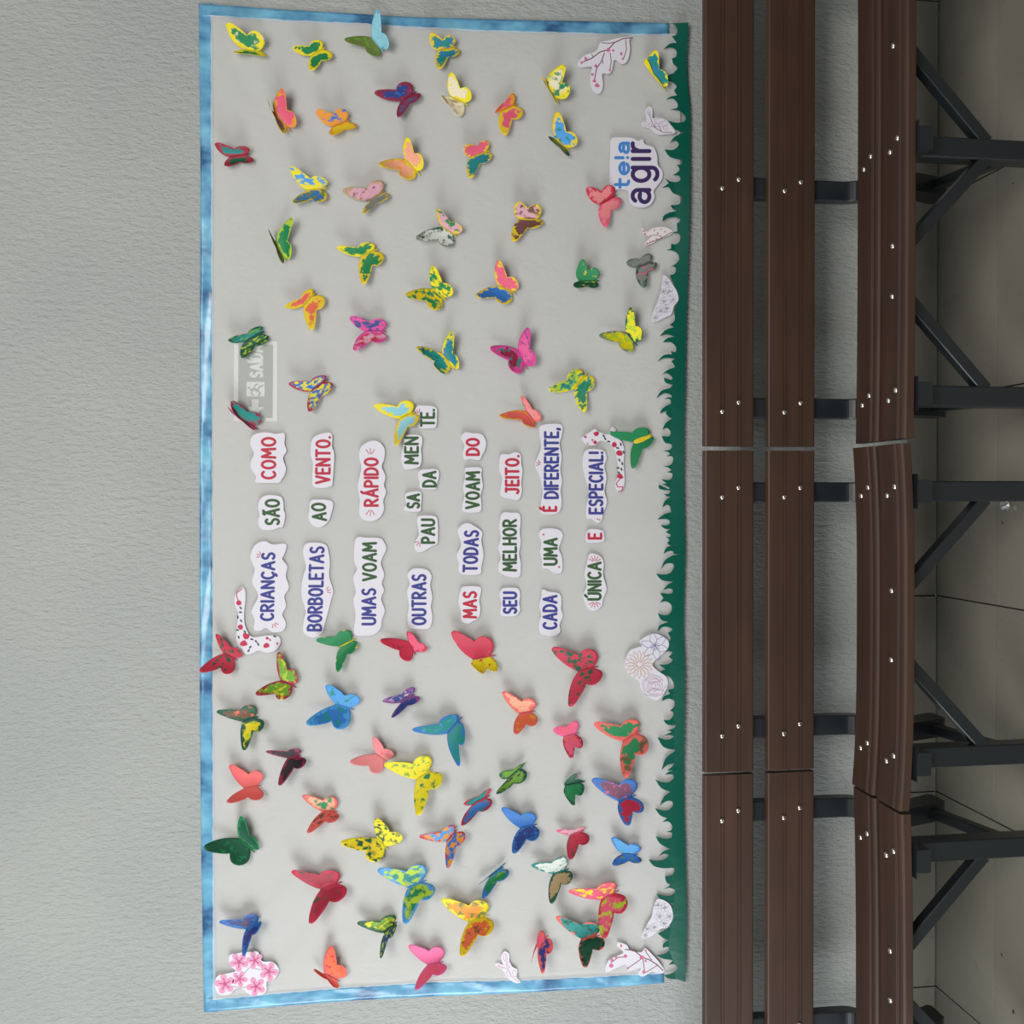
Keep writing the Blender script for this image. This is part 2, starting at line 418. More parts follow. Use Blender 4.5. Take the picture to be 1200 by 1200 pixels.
TOP = [(233, 4), (330, 11), (400, 15), (480, 20), (560, 22), (640, 24), (784, 27)]
BOT = [(239, 1186), (330, 1179), (420, 1172), (520, 1167), (620, 1163), (700, 1158), (778, 1152)]
CT = [(246, 18), (330, 23), (420, 27), (500, 32), (560, 35), (700, 39), (797, 40)]
CB = [(251, 1172), (330, 1164), (420, 1157), (520, 1151), (620, 1149), (700, 1145), (797, 1140)]
def strip_sheet(name, outer, inner, n, label, depth=0.004, across=5):
    vs, fs = [], []
    for i in range(n+1):
        t = i/n; a = outer(t); b = inner(t)
        for j in range(across+1):
            q = j/across
            x, y = a[0]+(b[0]-a[0])*q, a[1]+(b[1]-a[1])*q
            d = depth+0.0007*math.sin(t*37+j*1.1)*math.sin(t*11+1)+0.0003*math.sin(t*90+j)
            vs.append(W(x, y, d))
    k = across+1
    for i in range(n):
        for j in range(across): fs.append((i*k+j, i*k+j+1, (i+1)*k+j+1, (i+1)*k+j))
    o = obj(name, vs, fs, M['blue'], smooth=True)
    sm = o.modifiers.new('thickness', 'SOLIDIFY'); sm.thickness = 0.0004; sm.offset = 1
    return tag(o, label, 'plastic strip')
strip_sheet('blue_plastic_strip', lambda t: (lerp_poly(LEFT, 4+1182*t), 4+1182*t), lambda t: (lerp_poly(LEFT, 4+1182*t)+15.5, 4+1182*t), 160,
            'long shiny blue plastic strip along the left side of the butterfly banner in the photo', 0.0030)
strip_sheet('blue_plastic_strip', lambda t: (234+550*t, lerp_poly(TOP, 234+550*t, 0)), lambda t: (234+550*t, lerp_poly(CT, max(246, 234+550*t), 0)+2), 90,
            'dull blue plastic strip along the top side of the banner in the photo', 0.0036)
strip_sheet('blue_plastic_strip', lambda t: (239+539*t, lerp_poly(BOT, 239+539*t, 0)), lambda t: (239+539*t, lerp_poly(CB, max(251, 239+539*t), 0)-2), 90,
            'bright sky-blue plastic strip along the bottom side of the banner in the photo', 0.0036)

# fabric
nx, ny = 90, 150; vs, fs = [], []
for i in range(ny+1):
    for j in range(nx+1):
        x = 247+j*(797-247)/nx
        if j == 0: x += 2.5*i/ny+R0.uniform(-0.5, 0.5)
        y0, y1 = lerp_poly(CT, x, 0), lerp_poly(CB, x, 0); y = y0+(y1-y0)*i/ny
        if i in (0, ny): y += R0.uniform(-0.6, 0.6)
        p = W(x, y, 0.01); d = wrinkle(p.x, p.z)
        e = min(1, min(i, ny-i)/4, j/4)
        vs.append(W(x, y, d*e+0.0088*(1-e)))
for i in range(ny):
    for j in range(nx):
        a = i*(nx+1)+j; fs.append((a, a+1, a+nx+2, a+nx+1))
fab = obj('banner_fabric', vs, fs, M['fabric'], smooth=True)
tag(fab, 'large thin white fabric banner hung on the wall behind all the paper butterflies', 'banner')

# exit sign seen through the cloth
sg = tag(thing('exit_sign', W(300, 446, 0)), 'green exit sign reading SAÍDA, seen dimly through the white fabric', 'sign')
slab('sign_frame', [(274, 399), (325, 400), (325, 494), (274, 493)], 0.0040, 0.0035, M['sign_white'], sg)
slab('sign_face', [(279.5, 403), (320, 404), (319.5, 490), (279, 489)], 0.0044, 0.0003, M['sign_green'], sg)
slab('pictogram_panel', [(289, 447.5), (310, 447.5), (310, 464.5), (289, 464.5)], 0.0047, 0.0002, M['sign_white'], sg)
v, f = strokes_mesh([([(293.5, 455)], 1)], 0.0049)
v, f = strokes_mesh([([(294, 457), (298, 456), (302, 458)], 2.6), ([(297, 456), (299, 451.5), (302, 450)], 1.6), ([(296, 457), (294, 461), (297, 463)], 1.6),
                     ([(302, 458), (304, 453), (308, 452)], 1.9), ([(302, 458), (305, 461), (303, 463.5)], 1.9)], 0.0049)
v2, f2 = blobs_mesh([blob(292, 454.5, 1.7)], 0.0049); f += [tuple(i+len(v) for i in q) for q in f2]; v += v2
obj('running_figure', v, f, M['sign_green'], sg)
slab('arrow', [(295, 468), (303, 468), (303, 477), (309, 477), (299, 487), (290, 477), (295, 477)], 0.0047, 0.0002, M['sign_white'], sg)

# ---------------------------------------------------------------- lettering
def arc(cx, cy, rx, ry, a0, a1, n=9): return [(cx+rx*math.cos(math.radians(a0+(a1-a0)*i/n)), cy+ry*math.sin(math.radians(a0+(a1-a0)*i/n))) for i in range(n+1)]
# glyphs: u to the right 0..w, v up 0..1
G = {
 'A': (0.62, [[(0, 0), (0.31, 1), (0.62, 0)], [(0.1, 0.33), (0.52, 0.33)]]),
 'B': (0.52, [[(0, 0), (0, 1)], [(0, 1)]+arc(0.2, 0.77, 0.26, 0.23, 90, -90)+[(0, 0.54)], [(0, 0.54)]+arc(0.22, 0.27, 0.3, 0.27, 90, -90)+[(0, 0)]]),
 'C': (0.52, [arc(0.3, 0.5, 0.3, 0.5, 48, 312, 14)]),
 'D': (0.55, [[(0, 0), (0, 1)], [(0, 1), (0.12, 1)]+arc(0.14, 0.5, 0.41, 0.5, 90, -90, 12)+[(0, 0)]]),
 'E': (0.45, [[(0.45, 1), (0, 1), (0, 0), (0.45, 0)], [(0, 0.52), (0.38, 0.52)]]),
 'F': (0.43, [[(0.43, 1), (0, 1), (0, 0)], [(0, 0.52), (0.36, 0.52)]]),
 'H': (0.52, [[(0, 0), (0, 1)], [(0.52, 0), (0.52, 1)], [(0, 0.5), (0.52, 0.5)]]),
 'I': (0.02, [[(0.01, 0), (0.01, 1)]]),
 'J': (0.42, [[(0.1, 1), (0.42, 1)], [(0.32, 1), (0.32, 0.22)]+arc(0.13, 0.2, 0.19, 0.2, 0, -150)]),
 'L': (0.42, [[(0, 1), (0, 0), (0.42, 0)]]),
 'M': (0.68, [[(0, 0), (0.06, 1), (0.34, 0.35), (0.62, 1), (0.68, 0)]]),
 'N': (0.54, [[(0, 0), (0, 1), (0.54, 0), (0.54, 1)]]),
 'O': (0.58, [arc(0.29, 0.5, 0.29, 0.5, 0, 360, 18)]),
 'P': (0.48, [[(0, 0), (0, 1)], [(0, 1)]+arc(0.2, 0.74, 0.28, 0.26, 90, -90)+[(0, 0.46)]]),
 'R': (0.52, [[(0, 0), (0, 1)], [(0, 1)]+arc(0.2, 0.75, 0.28, 0.25, 90, -90)+[(0, 0.48)], [(0.2, 0.48), (0.52, 0)]]),
 'S': (0.48, [arc(0.26, 0.745, 0.22, 0.255, 40, 225, 9)+[(0.33, 0.47)]+arc(0.23, 0.25, 0.24, 0.25, 45, -145, 9)]),
 'T': (0.54, [[(0, 1), (0.54, 1)], [(0.27, 1), (0.27, 0)]]),
 'U': (0.54, [[(0, 1), (0, 0.27)]+arc(0.27, 0.27, 0.27, 0.27, 180, 360, 8)+[(0.54, 1)]]),
 'V': (0.58, [[(0, 1), (0.29, 0), (0.58, 1)]]),
 '.': (0.02, [[(0.0, 0.0), (0.03, 0.0)]]), ',': (0.05, [[(0.05, 0.04), (0.0, -0.16)]]),
 '!': (0.02, [[(0.01, 1), (0.01, 0.36)], [(0.01, 0.03), (0.02, 0.0)]]),
 # low letters of the logo
 't': (0.40, [[(0.13, 1.0), (0.13, 0.2)]+arc(0.27, 0.17, 0.14, 0.17, 180, 280, 5), [(0, 0.66), (0.36, 0.66)]]),
 'e': (0.52, [[(0.02, 0.36), (0.5, 0.36)]+arc(0.26, 0.34, 0.25, 0.34, 5, 320, 14)]),
 'a': (0.48, [arc(0.24, 0.46, 0.2, 0.22, 150, 0, 7)+[(0.44, 0.0)], arc(0.22, 0.2, 0.2, 0.2, 60, 360, 12)]),
 'g': (0.50, [arc(0.24, 0.34, 0.23, 0.34, 0, 360, 14), [(0.47, 0.68), (0.47, -0.12)]+arc(0.25, -0.12, 0.22, 0.2, 0, -150, 7)]),
 'i': (0.02, [[(0.01, 0.68), (0.01, 0.0)], [(0.01, 0.95), (0.02, 0.96)]]),
 'ı': (0.02, [[(0.01, 0.68), (0.01, 0.0)]]),
 'r': (0.30, [[(0, 0.68), (0, 0)], [(0, 0.4)]+arc(0.22, 0.42, 0.2, 0.26, 150, 75, 4)]),
 ';': (0.02, [[(0.01, 1.0), (0.01, 0.42)], [(0.01, 0.08), (0.02, 0.09)]]),
}
ACC = {'Ç': ('C', [[(0.32, -0.02), (0.36, -0.14), (0.24, -0.22)]]), 'Ã': ('A', [[(0.14, 1.1), (0.24, 1.2), (0.38, 1.1), (0.5, 1.2)]]),
       'Á': ('A', [[(0.28, 1.12), (0.42, 1.28)]]), 'É': ('E', [[(0.16, 1.14), (0.34, 1.3)]]), 'Ú': ('U', [[(0.22, 1.12), (0.38, 1.28)]]), 'Í': ('I', [[(0.0, 1.12), (0.14, 1.3)]])}
def letter_lines(word, xa, xb, ya, yb, wd, tilt=0.0, gap=0.27, sc=None):
    """capital tops at photo x=xa, baseline at x=xb, running up the photo from y=ya to y=yb (tilt shifts x along the way)"""
    items, u = [], 0.0
    for ch in word:
        if ch == ' ': u += 0.35; continue
        b, extra = (ACC[ch] if ch in ACC else (ch, []))
        wdt, st_ = G[b]; items.append((u, st_+extra)); u += wdt+gap
    tot = u-gap; lines = []
    ins = wd/2
    for u0, st_ in items:
        for ln in st_:
            pts = []
            for a, b in ln:
                q = (u0+a)/tot
                pts.append((xb-ins-(xb-xa-wd)*b + tilt*q, ya-ins+(yb-ya+wd)*q))
            lines.append((pts, wd))
    return lines
v, f = strokes_mesh(letter_lines('SAÍDA', 292.5, 308.5, 443, 404, 3.0), 0.0047)
obj('lettering', v, f, M['sign_white'], sg)

CD = 0.0200                                            # cards sit just before the cloth
def off(pts, ox, oy, s): return [(ox+x/s, oy+y/s) for x, y in pts]
Jc, Kc, Lc, Gc, Hc = (220, 560, 6), (420, 560, 6), (620, 560, 6), (220, 360, 6), (420, 360, 6)
def spark(cx, cy, ang, r0=2.5, r1=7, n=3, spread=35, wd=0.8):
    out = []
    for i in range(n):
        a = math.radians(ang+(i-(n-1)/2)*spread)
        out.append(([(cx+r0*math.cos(a), cy+r0*math.sin(a)), (cx+r1*math.cos(a), cy+r1*math.sin(a))], wd))
    return out
def word_card(texts, outline, crop, label, sparks=()):
    pts = catmull(off(outline, *crop), True, 4)
    cx, cy = sum(p[0] for p in pts)/len(pts), sum(p[1] for p in pts)/len(pts)
    root = tag(thing('word_card', W(cx, cy, CD)), label, 'card', 'cut-out word cards of the poem')
    slab('card', pts, CD+0.0006, 0.0006, M['card'], root)
    for word, ink, xa, xb, ya, yb, tilt in texts:
        v, f = strokes_mesh(letter_lines(word, xa, xb, ya, yb, 3.1, tilt), CD+0.0009)
        obj('lettering', v, f, M[ink], root)
    if sparks:
        v, f = strokes_mesh(sparks, CD+0.0009); obj('spark_mark', v, f, M['red_ink'], root)
    return root
B_, G_, R_ = 'blue_ink', 'green_ink', 'red_ink'
word_card([('CRIANÇAS', B_, 304.3, 321.5, 728, 647, 1.6)], [(545, 445), (600, 468), (690, 465), (682, 530), (665, 570), (700, 620), (690, 690), (712, 770), (680, 830), (692, 900), (665, 960), (690, 1020), (670, 1075), (600, 1085), (550, 1055), (510, 1075), (465, 1065), (470, 1000), (450, 930), (495, 830), (455, 740), (458, 690), (470, 640), (442, 560), (455, 500), (490, 460)], Jc,
          'white wavy card with the blue word CRIANÇAS', spark(307, 652, 205)+spark(320, 729, 60))
word_card([('SÃO', G_, 310, 328.3, 616, 584.5, 0)], [(560, 122), (650, 130), (672, 170), (675, 225), (685, 260), (670, 340), (640, 350), (585, 368), (520, 360), (495, 310), (505, 260), (495, 200), (510, 150)], Jc, 'small white card with the green word SÃO')
word_card([('COMO', R_, 305.5, 324, 562, 512, 0)], [(560, 880), (620, 890), (680, 888), (680, 960), (695, 1010), (670, 1060), (690, 1130), (680, 1180), (660, 1210), (645, 1232), (600, 1235), (480, 1232), (480, 1190), (445, 1130), (445, 1080), (465, 1030), (442, 970), (450, 910), (500, 885)], Gc, 'white card with the red word COMO')
word_card([('BORBOLETAS', B_, 359.3, 377.6, 740, 640, 3.2)], [(900, 455), (970, 470), (990, 520), (1000, 600), (995, 690), (1022, 790), (1010, 850), (990, 930), (965, 1020), (945, 1090), (900, 1120), (850, 1115), (812, 1080), (815, 1000), (830, 940), (805, 850), (800, 760), (815, 680), (830, 620), (810, 520), (830, 465)], Jc,
          'tall narrow white card with the blue word BORBOLETAS', spark(381, 693, -20))
word_card([('AO', G_, 365.5, 383.6, 611, 589, -1.5)], [(900, 152), (1015, 165), (1012, 240), (985, 310), (930, 348), (875, 330), (848, 280), (855, 230), (860, 170)], Jc, 'small white card with the green word AO')
word_card([('VENTO.', R_, 369, 387.5, 567.5, 511, 0.5)], [(980, 882), (1015, 900), (1015, 980), (1030, 1030), (1025, 1150), (1020, 1200), (1005, 1262), (890, 1265), (875, 1200), (880, 1100), (865, 1040), (868, 950), (900, 905)], Gc, 'white card with the red word VENTO.')
word_card([('UMAS', B_, 423.3, 441.2, 733, 689, 0), ('VOAM', G_, 424, 442, 681.5, 635, 0)], [(60, 420), (150, 425), (180, 450), (195, 500), (165, 570), (160, 610), (182, 680), (165, 740), (180, 790), (160, 850), (185, 930), (165, 1000), (155, 1060), (100, 1105), (-20, 1105), (-30, 1050), (-20, 960), (-35, 860), (-20, 800), (-35, 700), (-10, 640), (-30, 580), (-20, 430)], Kc, 'long wavy white card with UMAS in blue and VOAM in green')
word_card([('RÁPIDO', R_, 426, 444, 594, 536, 0)], [(90, -260), (150, -250), (185, -200), (180, -130), (165, -80), (190, -10), (180, 50), (195, 100), (175, 160), (180, 220), (150, 280), (90, 305), (30, 290), (5, 240), (10, 150), (-5, 60), (10, -20), (20, -80), (5, -150), (20, -220)], Kc,
          'white card with the red word RÁPIDO between pen sparks', spark(434, 534, -90, 2, 9)+spark(434, 596, 90, 2, 9))
word_card([('OUTRAS', B_, 482, 500, 733, 672.5, 0)], [(390, 638), (480, 645), (515, 690), (505, 750), (520, 840), (510, 900), (520, 980), (500, 1055), (430, 1062), (360, 1050), (345, 980), (355, 900), (342, 800), (360, 740), (345, 680)], Kc, 'white card with the blue word OUTRAS')
word_card([('PAU', G_, 493, 510.3, 637.5, 607.5, 0)], [(430, 268), (540, 270), (558, 320), (560, 390), (555, 460), (520, 480), (440, 522), (400, 505), (398, 450), (425, 400), (420, 350), (412, 300)], Kc, 'small white card with the green syllable PAU', spark(492.5, 634, 130, 2, 7))
word_card([('SA', G_, 476, 492.5, 596.5, 578, 0)], [(345, 105), (430, 95), (445, 130), (440, 190), (430, 235), (325, 230), (335, 180), (328, 130)], Kc, 'tiny white card with the green syllable SA')
word_card([('DA', G_, 494.5, 511.8, 571.5, 551.5, 0)], [(430, -50), (500, -62), (560, -55), (565, 0), (548, 50), (540, 80), (440, 75), (430, 30), (420, -10)], Kc, 'tiny white card with the green syllable DA')
word_card([('MEN', G_, 473.3, 491, 544.5, 511.5, 0)], [(330, 905), (430, 900), (450, 940), (440, 1000), (445, 1060), (430, 1120), (360, 1140), (320, 1130), (300, 1060), (310, 1000), (320, 960)], Hc, 'small white card with the green syllable MEN')
word_card([('TE.', G_, 492, 510, 500.5, 479, 0)], [(410, 700), (450, 690), (545, 705), (552, 770), (545, 840), (500, 852), (430, 848), (430, 800), (400, 740)], Hc, 'small white card with the green ending TE. and a full stop', spark(491, 485, 240, 1.5, 6))
word_card([('MAS', R_, 542, 559.3, 725, 692.5, 0)], [(740, 765), (850, 765), (862, 800), (850, 860), (858, 920), (845, 980), (800, 1010), (770, 1025), (725, 1005), (720, 940), (705, 870), (715, 800)], Kc, 'white card with the red word MAS')
word_card([('TODAS', B_, 541.8, 560, 671, 621, 1.8)], [(770, 318), (810, 335), (870, 380), (865, 440), (880, 540), (865, 620), (855, 675), (770, 682), (710, 665), (705, 600), (692, 540), (720, 480), (715, 430), (697, 370), (730, 330)], Kc, 'white card with the blue word TODAS')
word_card([('VOAM', G_, 544.8, 562.5, 597, 552, 0.6)], [(760, -70), (860, -72), (865, -20), (875, 60), (860, 120), (865, 190), (850, 240), (740, 238), (730, 190), (745, 130), (735, 60), (750, 0), (748, -50)], Kc, 'white card with only the green word VOAM, above TODAS')
word_card([('DO', R_, 545.5, 562.5, 534.5, 513, 0)], [(750, 880), (800, 885), (870, 895), (898, 950), (890, 1000), (870, 1040), (850, 1075), (790, 1068), (745, 1072), (735, 1020), (745, 970), (722, 920)], Hc, 'small white card with the red word DO')
word_card([('SEU', B_, 589, 606.3, 720, 693, 0)], [(1010, 780), (1060, 772), (1125, 780), (1138, 830), (1130, 880), (1138, 930), (1100, 972), (1010, 970), (998, 930), (1005, 880), (992, 820)], Kc, 'small white card with the blue word SEU')
word_card([('MELHOR', G_, 588.5, 606, 670, 608, 0)], [(1010, 250), (1080, 245), (1130, 250), (1142, 300), (1135, 380), (1142, 450), (1130, 530), (1142, 600), (1135, 690), (1090, 700), (1040, 690), (990, 660), (985, 610), (1000, 560), (985, 490), (1000, 420), (990, 340)], Kc, 'white card with the green word MELHOR')
word_card([('JEITO.', R_, 591.5, 609, 579, 533, 0)], [(1000, -160), (1060, -165), (1100, -180), (1140, -165), (1145, -100), (1155, -50), (1145, 30), (1150, 90), (1130, 150), (1080, 150), (1005, 130), (1000, 70), (1010, 0), (990, -60)], Kc, 'white card with the red word JEITO.')
word_card([('CADA', B_, 635.5, 653.5, 738, 697, 0)], [(95, 785), (140, 800), (215, 815), (228, 870), (225, 920), (238, 970), (215, 1030), (220, 1080), (180, 1112), (120, 1108), (78, 1090), (70, 1020), (85, 960), (72, 900), (85, 840)], Lc, 'white card with the blue word CADA')
word_card([('UMA', G_, 636.5, 653.8, 663, 630, 0)], [(90, 362), (150, 355), (210, 365), (238, 400), (225, 450), (210, 500), (232, 560), (230, 660), (180, 668), (130, 640), (95, 635), (90, 580), (78, 520), (85, 450), (68, 400)], Lc, 'white card with the green word UMA', [([(636.6, 626.4), (637.4, 626.6)], 1.8), ([(655, 664.2), (655.6, 664.6)], 1.8)])
word_card([('É', R_, 635.5, 653, 600, 592.5, 0), ('DIFERENTE,', B_, 637, 655, 585, 501, 0.4)], [(90, -370), (225, -375), (230, -300), (215, -240), (230, -150), (220, -60), (232, 20), (222, 90), (230, 170), (210, 240), (150, 258), (85, 245), (82, 180), (95, 100), (85, 30), (70, -20), (42, -90), (60, -150), (85, -220), (72, -320)], Lc,
          'long white card with É in red and DIFERENTE, in blue', spark(634, 544, 200, 1.5, 6))
word_card([('ÚNICA', G_, 688, 705.3, 704, 658, 0)], [(430, 532), (500, 550), (525, 600), (520, 680), (545, 780), (520, 850), (510, 900), (465, 935), (415, 920), (380, 830), (405, 760), (390, 680), (405, 600)], Lc, 'white card with the green word ÚNICA between fans of red sparks', spark(697, 659, -90, 2, 8, 5, 30)+spark(697, 704.5, 90, 2, 8, 5, 30))
word_card([('E', R_, 688.5, 706, 632.5, 624, 0)], [(420, 362), (515, 370), (528, 410), (520, 448), (415, 455), (400, 420)], Lc, 'tiny white card with the single red letter E')
word_card([('ESPECIAL!', B_, 689.5, 707.3, 603, 529, 0)], [(400, -195), (520, -195), (545, -140), (530, -80), (545, 0), (530, 90), (548, 170), (520, 250), (510, 300), (480, 318), (440, 290), (405, 280), (402, 200), (420, 120), (410, 50), (390, -20), (375, -100)], Lc, 'long white card with the blue word ESPECIAL!', [([(700, 608), (700.4, 608.4)], 1.5), ([(702.5, 609), (702.9, 609.3)], 1.5)])

# logo card
lg = tag(thing('logo_card', W(743, 203, CD)), 'white die-cut card reading te:a agir in blue and dark purple', 'card')
slab('card', catmull([(716, 163), (728, 161), (740, 161.5), (748, 165), (753, 163), (756, 169), (766, 173), (770, 182), (771, 193), (776, 200), (776, 209), (770, 218), (766, 224), (767, 231), (763, 239), (755, 243), (744, 242), (738, 236), (736, 224), (726, 222), (716, 221), (714.5, 200), (715, 180)], True, 4), CD+0.0008, 0.0008, M['card'], lg)
v, f = strokes_mesh(letter_lines('te;a', 719.5, 738.5, 221.5, 165, 3.6, 0, 0.20), CD+0.0012); obj('lettering', v, f, M['logo_blue'], lg)
v, f = strokes_mesh(letter_lines('agır', 729.5, 763.5, 240, 164.5, 4.8, 0, 0.26), CD+0.0012); obj('lettering', v, f, M['logo_purple'], lg)

# ---------------------------------------------------------------- green grass edging, five sheets of card
GR = [
 (20, "262,44* 300,53 322,90 312,125 283,133* 300,155 318,182* 270,186 222,229* 262,214 300,220 318,250 310,280 285,290* 295,330 320,350 318,370 297,388* 305,392* 262,408 228,460* 262,450 300,465 318,490 300,515* 320,550* 272,560 242,581* 288,572 320,600 325,632 300,645 262,648*"),
 (20, "320,660* 350,668 382,702 368,735 310,742 260,728* 300,785 372,812* 305,840 268,888* 300,868 329,882 326,910 290,934 232,930* 270,982 356,1005* 350,1035 318,1040* 336,1065 330,1085 290,1112* 328,1115 345,1138 320,1160 272,1155 235,1132*"),
 (210, "262,28 212,62* 262,56 290,95 353,122* 345,165 320,180 272,182* 295,212 322,222* 262,236 225,260 218,297* 258,272 315,268 342,290 318,312* 322,365* 280,378* 330,385 343,418 320,455 278,455* 278,488* 240,500* 292,502 328,532 332,570 305,598* 262,626* 295,612 313,632 300,665 268,675* 300,740* 330,850 300,920 305,990 268,1022* 300,1040* 240,1060 198,1105* 250,1090 300,1108*"),
 (400, "300,-30* 255,-25 218,8* 275,5 312,38 310,75 275,68* 290,95 305,92* 230,95 180,145* 230,118 305,122* 280,140* 300,165 305,182* 250,203 208,242* 245,222 288,255 275,270 228,255* 240,290 288,305* 270,328 210,348 175,402* 228,365 275,375 285,398* 262,392 228,406* 268,405 277,435 250,450* 215,475 200,508* 245,490 240,505* 262,532 288,540* 240,575 218,622* 250,608 276,638 262,668 212,665* 235,712 272,720 285,738 270,762 220,768* 262,780 272,792* 245,808* 285,808 293,840 270,872 218,875* 265,890 280,908* 248,920* 285,928 287,955 262,976 208,968* 235,990 250,1000* 215,1002* 265,1028 262,1040* 192,1008* 200,1040 275,1048* 262,1072 228,1072* 250,1090 280,1090* 235,1122 217,1168* 250,1148 272,1165*"),
 (590, "278,62* 228,76 182,112* 250,110 270,132 255,152 203,152* 235,178 275,180* 240,202* 275,218* 270,236 240,232* 268,258 250,274* 265,292 288,295* 245,312 225,355* 260,335 293,338 295,354*"),
 (590, "290,365* 235,400 205,465* 240,425 288,422 298,450 270,490 220,500 172,492* 215,540 293,548* 250,575 223,608* 270,597 292,615 270,635 200,628* 225,665* 200,697* 240,688 275,707 284,745 262,780 220,785 185,772* 210,820 262,832* 200,855 182,900* 220,868 270,872 287,890 255,910* 277,945* 250,1005 205,1065* 250,1040 287,1048 262,1080* 290,1102 250,1132 190,1132* 240,1165*"),
 (780, "242,25* 210,38 195,65* 250,70 290,108 298,160 255,168* 270,200* 228,215 212,250* 260,232 300,250 300,288 268,318* 290,325 293,352 265,382 225,380* 250,415 308,418* 300,440 255,455* 285,465* 222,495* 260,488 298,495 270,518 230,520 182,502* 215,562 255,585 305,590* 300,605 240,652 212,735* 250,700 300,685* 285,712 250,738*"),
 (780, "262,745 235,767* 288,765 295,792 260,820 215,820 168,802* 210,862 275,888* 230,920 198,985* 240,955 285,955 290,985 260,1015 220,1018 165,1002* 200,1052 250,1072* 218,1100* 262,1097 288,1135 275,1160 245,1167*"),
 (960, "285,95* 280,130 230,138 170,118* 200,172 275,212* 225,225 190,262* 230,243 262,255 230,282 180,292 120,282* 155,328 225,345 295,343 300,372 280,395 235,400* 245,442 275,462* 225,495* 265,482 305,500 295,527 250,542 175,525* 215,577 300,593* 268,622 288,690 260,742* 280,755* 225,785 185,803* 225,837 263,850* 225,875 220,907* 255,897 263,922 230,947 175,955* 225,982 293,990* 262,1025* 300,1020 322,1042 308,1070 265,1090 230,1100* 260,1120 325,1125*"),
]
def parse(y0, s):
    pts, cor = [], set()
    for k, t in enumerate(s.split()):
        if t.endswith('*'): cor.add(k); t = t[:-1]
        x, y = t.split(','); pts.append((740+float(x)/6, y0+float(y)/6))
    return catmull(pts, False, 3, cor)
GE = [(806, 26), (805, 50), (804, 68), (805, 95), (808, 120), (809, 138), (808, 200), (807, 240), (805, 330), (804, 395), (803, 450), (801, 500), (800.5, 560), (801, 590), (803, 650), (800.5, 740), (802, 790), (801, 900), (802, 960), (803, 1000), (804, 1080), (803, 1152)]
def edge(ya, yb): return [(lerp_poly(GE, y), y) for y in np.arange(ya, yb, -8)] + [(lerp_poly(GE, yb), yb)]
sheets = [((0,), 27.5, 131, 0.0190, 'topmost piece of green grass-shaped edging, under the teal and yellow butterfly'),
          ((1, 2), 130, 396, 0.0196, 'green grass-shaped edging piece beside the te:a agir card'),
          ((3, 4), 395, 650, 0.0190, 'green grass-shaped edging piece beside the word ESPECIAL!'),
          ((5, 6), 649, 903, 0.0196, 'green grass-shaped edging piece behind the line-drawn flower bunch'),
          ((7, 8), 901, 1150, 0.0190, 'lowest piece of green grass-shaped edging in the photo, with a soft shine')]
for idx, ya, yb, d, lab in sheets:
    pts = []
    for i in idx: pts += parse(*GR[i])
    o = slab('grass_edging', pts+edge(yb, ya), d, 0.0005, M['green'])
    for v_ in o.data.vertices:                        # the card hangs in slow waves
        wx, wz = v_.co.x+o.location.x, v_.co.z+o.location.z
        e = max(0, min(1, (W(800, 600).z-wz+0.03)/0.05))
        v_.co.y -= e*(0.005+0.005*math.sin(wx*9+0.7))
    tag(o, lab, 'paper border', 'green grass edging along the banner')

# ---------------------------------------------------------------- flower and twig cut-outs
def sticker(name, label, outline, cat, inks, depth=CD, material='card', group=None, parts=()):
    pts = catmull(outline, True, 4)
    cx, cy = sum(p[0] for p in pts)/len(pts), sum(p[1] for p in pts)/len(pts)
    root = tag(thing(name, W(cx, cy, depth)), label, cat, group)
    slab('card', pts, depth+0.0005, 0.0005, M[material], root)
    k = 0
    for nm, ink, lines, bl in inks:
        v, f = strokes_mesh(lines, depth+0.0007+k*0.0002) if lines else ([], [])
        if bl:
            v2, f2 = blobs_mesh(bl, depth+0.00075+k*0.0002); f += [tuple(i+len(v) for i in q) for q in f2]; v += v2
        if v:
            po = obj(nm, v, f, M[ink], root)
            if 'leaf' in nm: po['kind'] = 'stuff'
        k += 1
    return root
def c6(pts, ox=620, oy=0, s=6): return off(pts, ox, oy, s)
rr = random.Random(11)
# cherry twig, top
tw = [(c6([(730, 265), (660, 272), (600, 300), (555, 350), (500, 365), (440, 410), (380, 435)]), 1.2), (c6([(530, 370), (510, 430), (475, 480), (460, 560)]), 1.1), (c6([(570, 370), (578, 430), (570, 490)]), 0.9),
      (c6([(680, 280), (685, 350), (665, 410)]), 0.9), (c6([(615, 295), (560, 305), (510, 300)]), 0.9), (c6([(450, 400), (440, 380)]), 0.8), (c6([(515, 420), (520, 450)]), 0.8)]
sticker('cherry_twig', 'cherry twig cut-out near the top of the photo, hanging under the blue strip', c6([(730, 262), (705, 280), (710, 350), (690, 430), (650, 450), (600, 420), (585, 490), (560, 520), (515, 520), (520, 600), (500, 655), (460, 650), (435, 600), (430, 520), (440, 470), (360, 475), (340, 445), (390, 390), (470, 360), (500, 300), (560, 285), (640, 265)]), 'flower cut-out',
        [('twig', 'brown_ink', tw, []), ('blossom', 'pink_ink', [], [blob(*c6([p])[0], r, 8, jit=0.25, rnd=rr) for p, r in (((370, 440), 1.6), ((398, 412), 2.0), ((555, 350), 2.4), ((470, 465), 2), ((445, 525), 1.6), ((460, 570), 2.2), ((478, 602), 2.6), ((648, 378), 1.8), ((660, 415), 1.6), ((568, 492), 1.6), ((590, 355), 1.4))])])
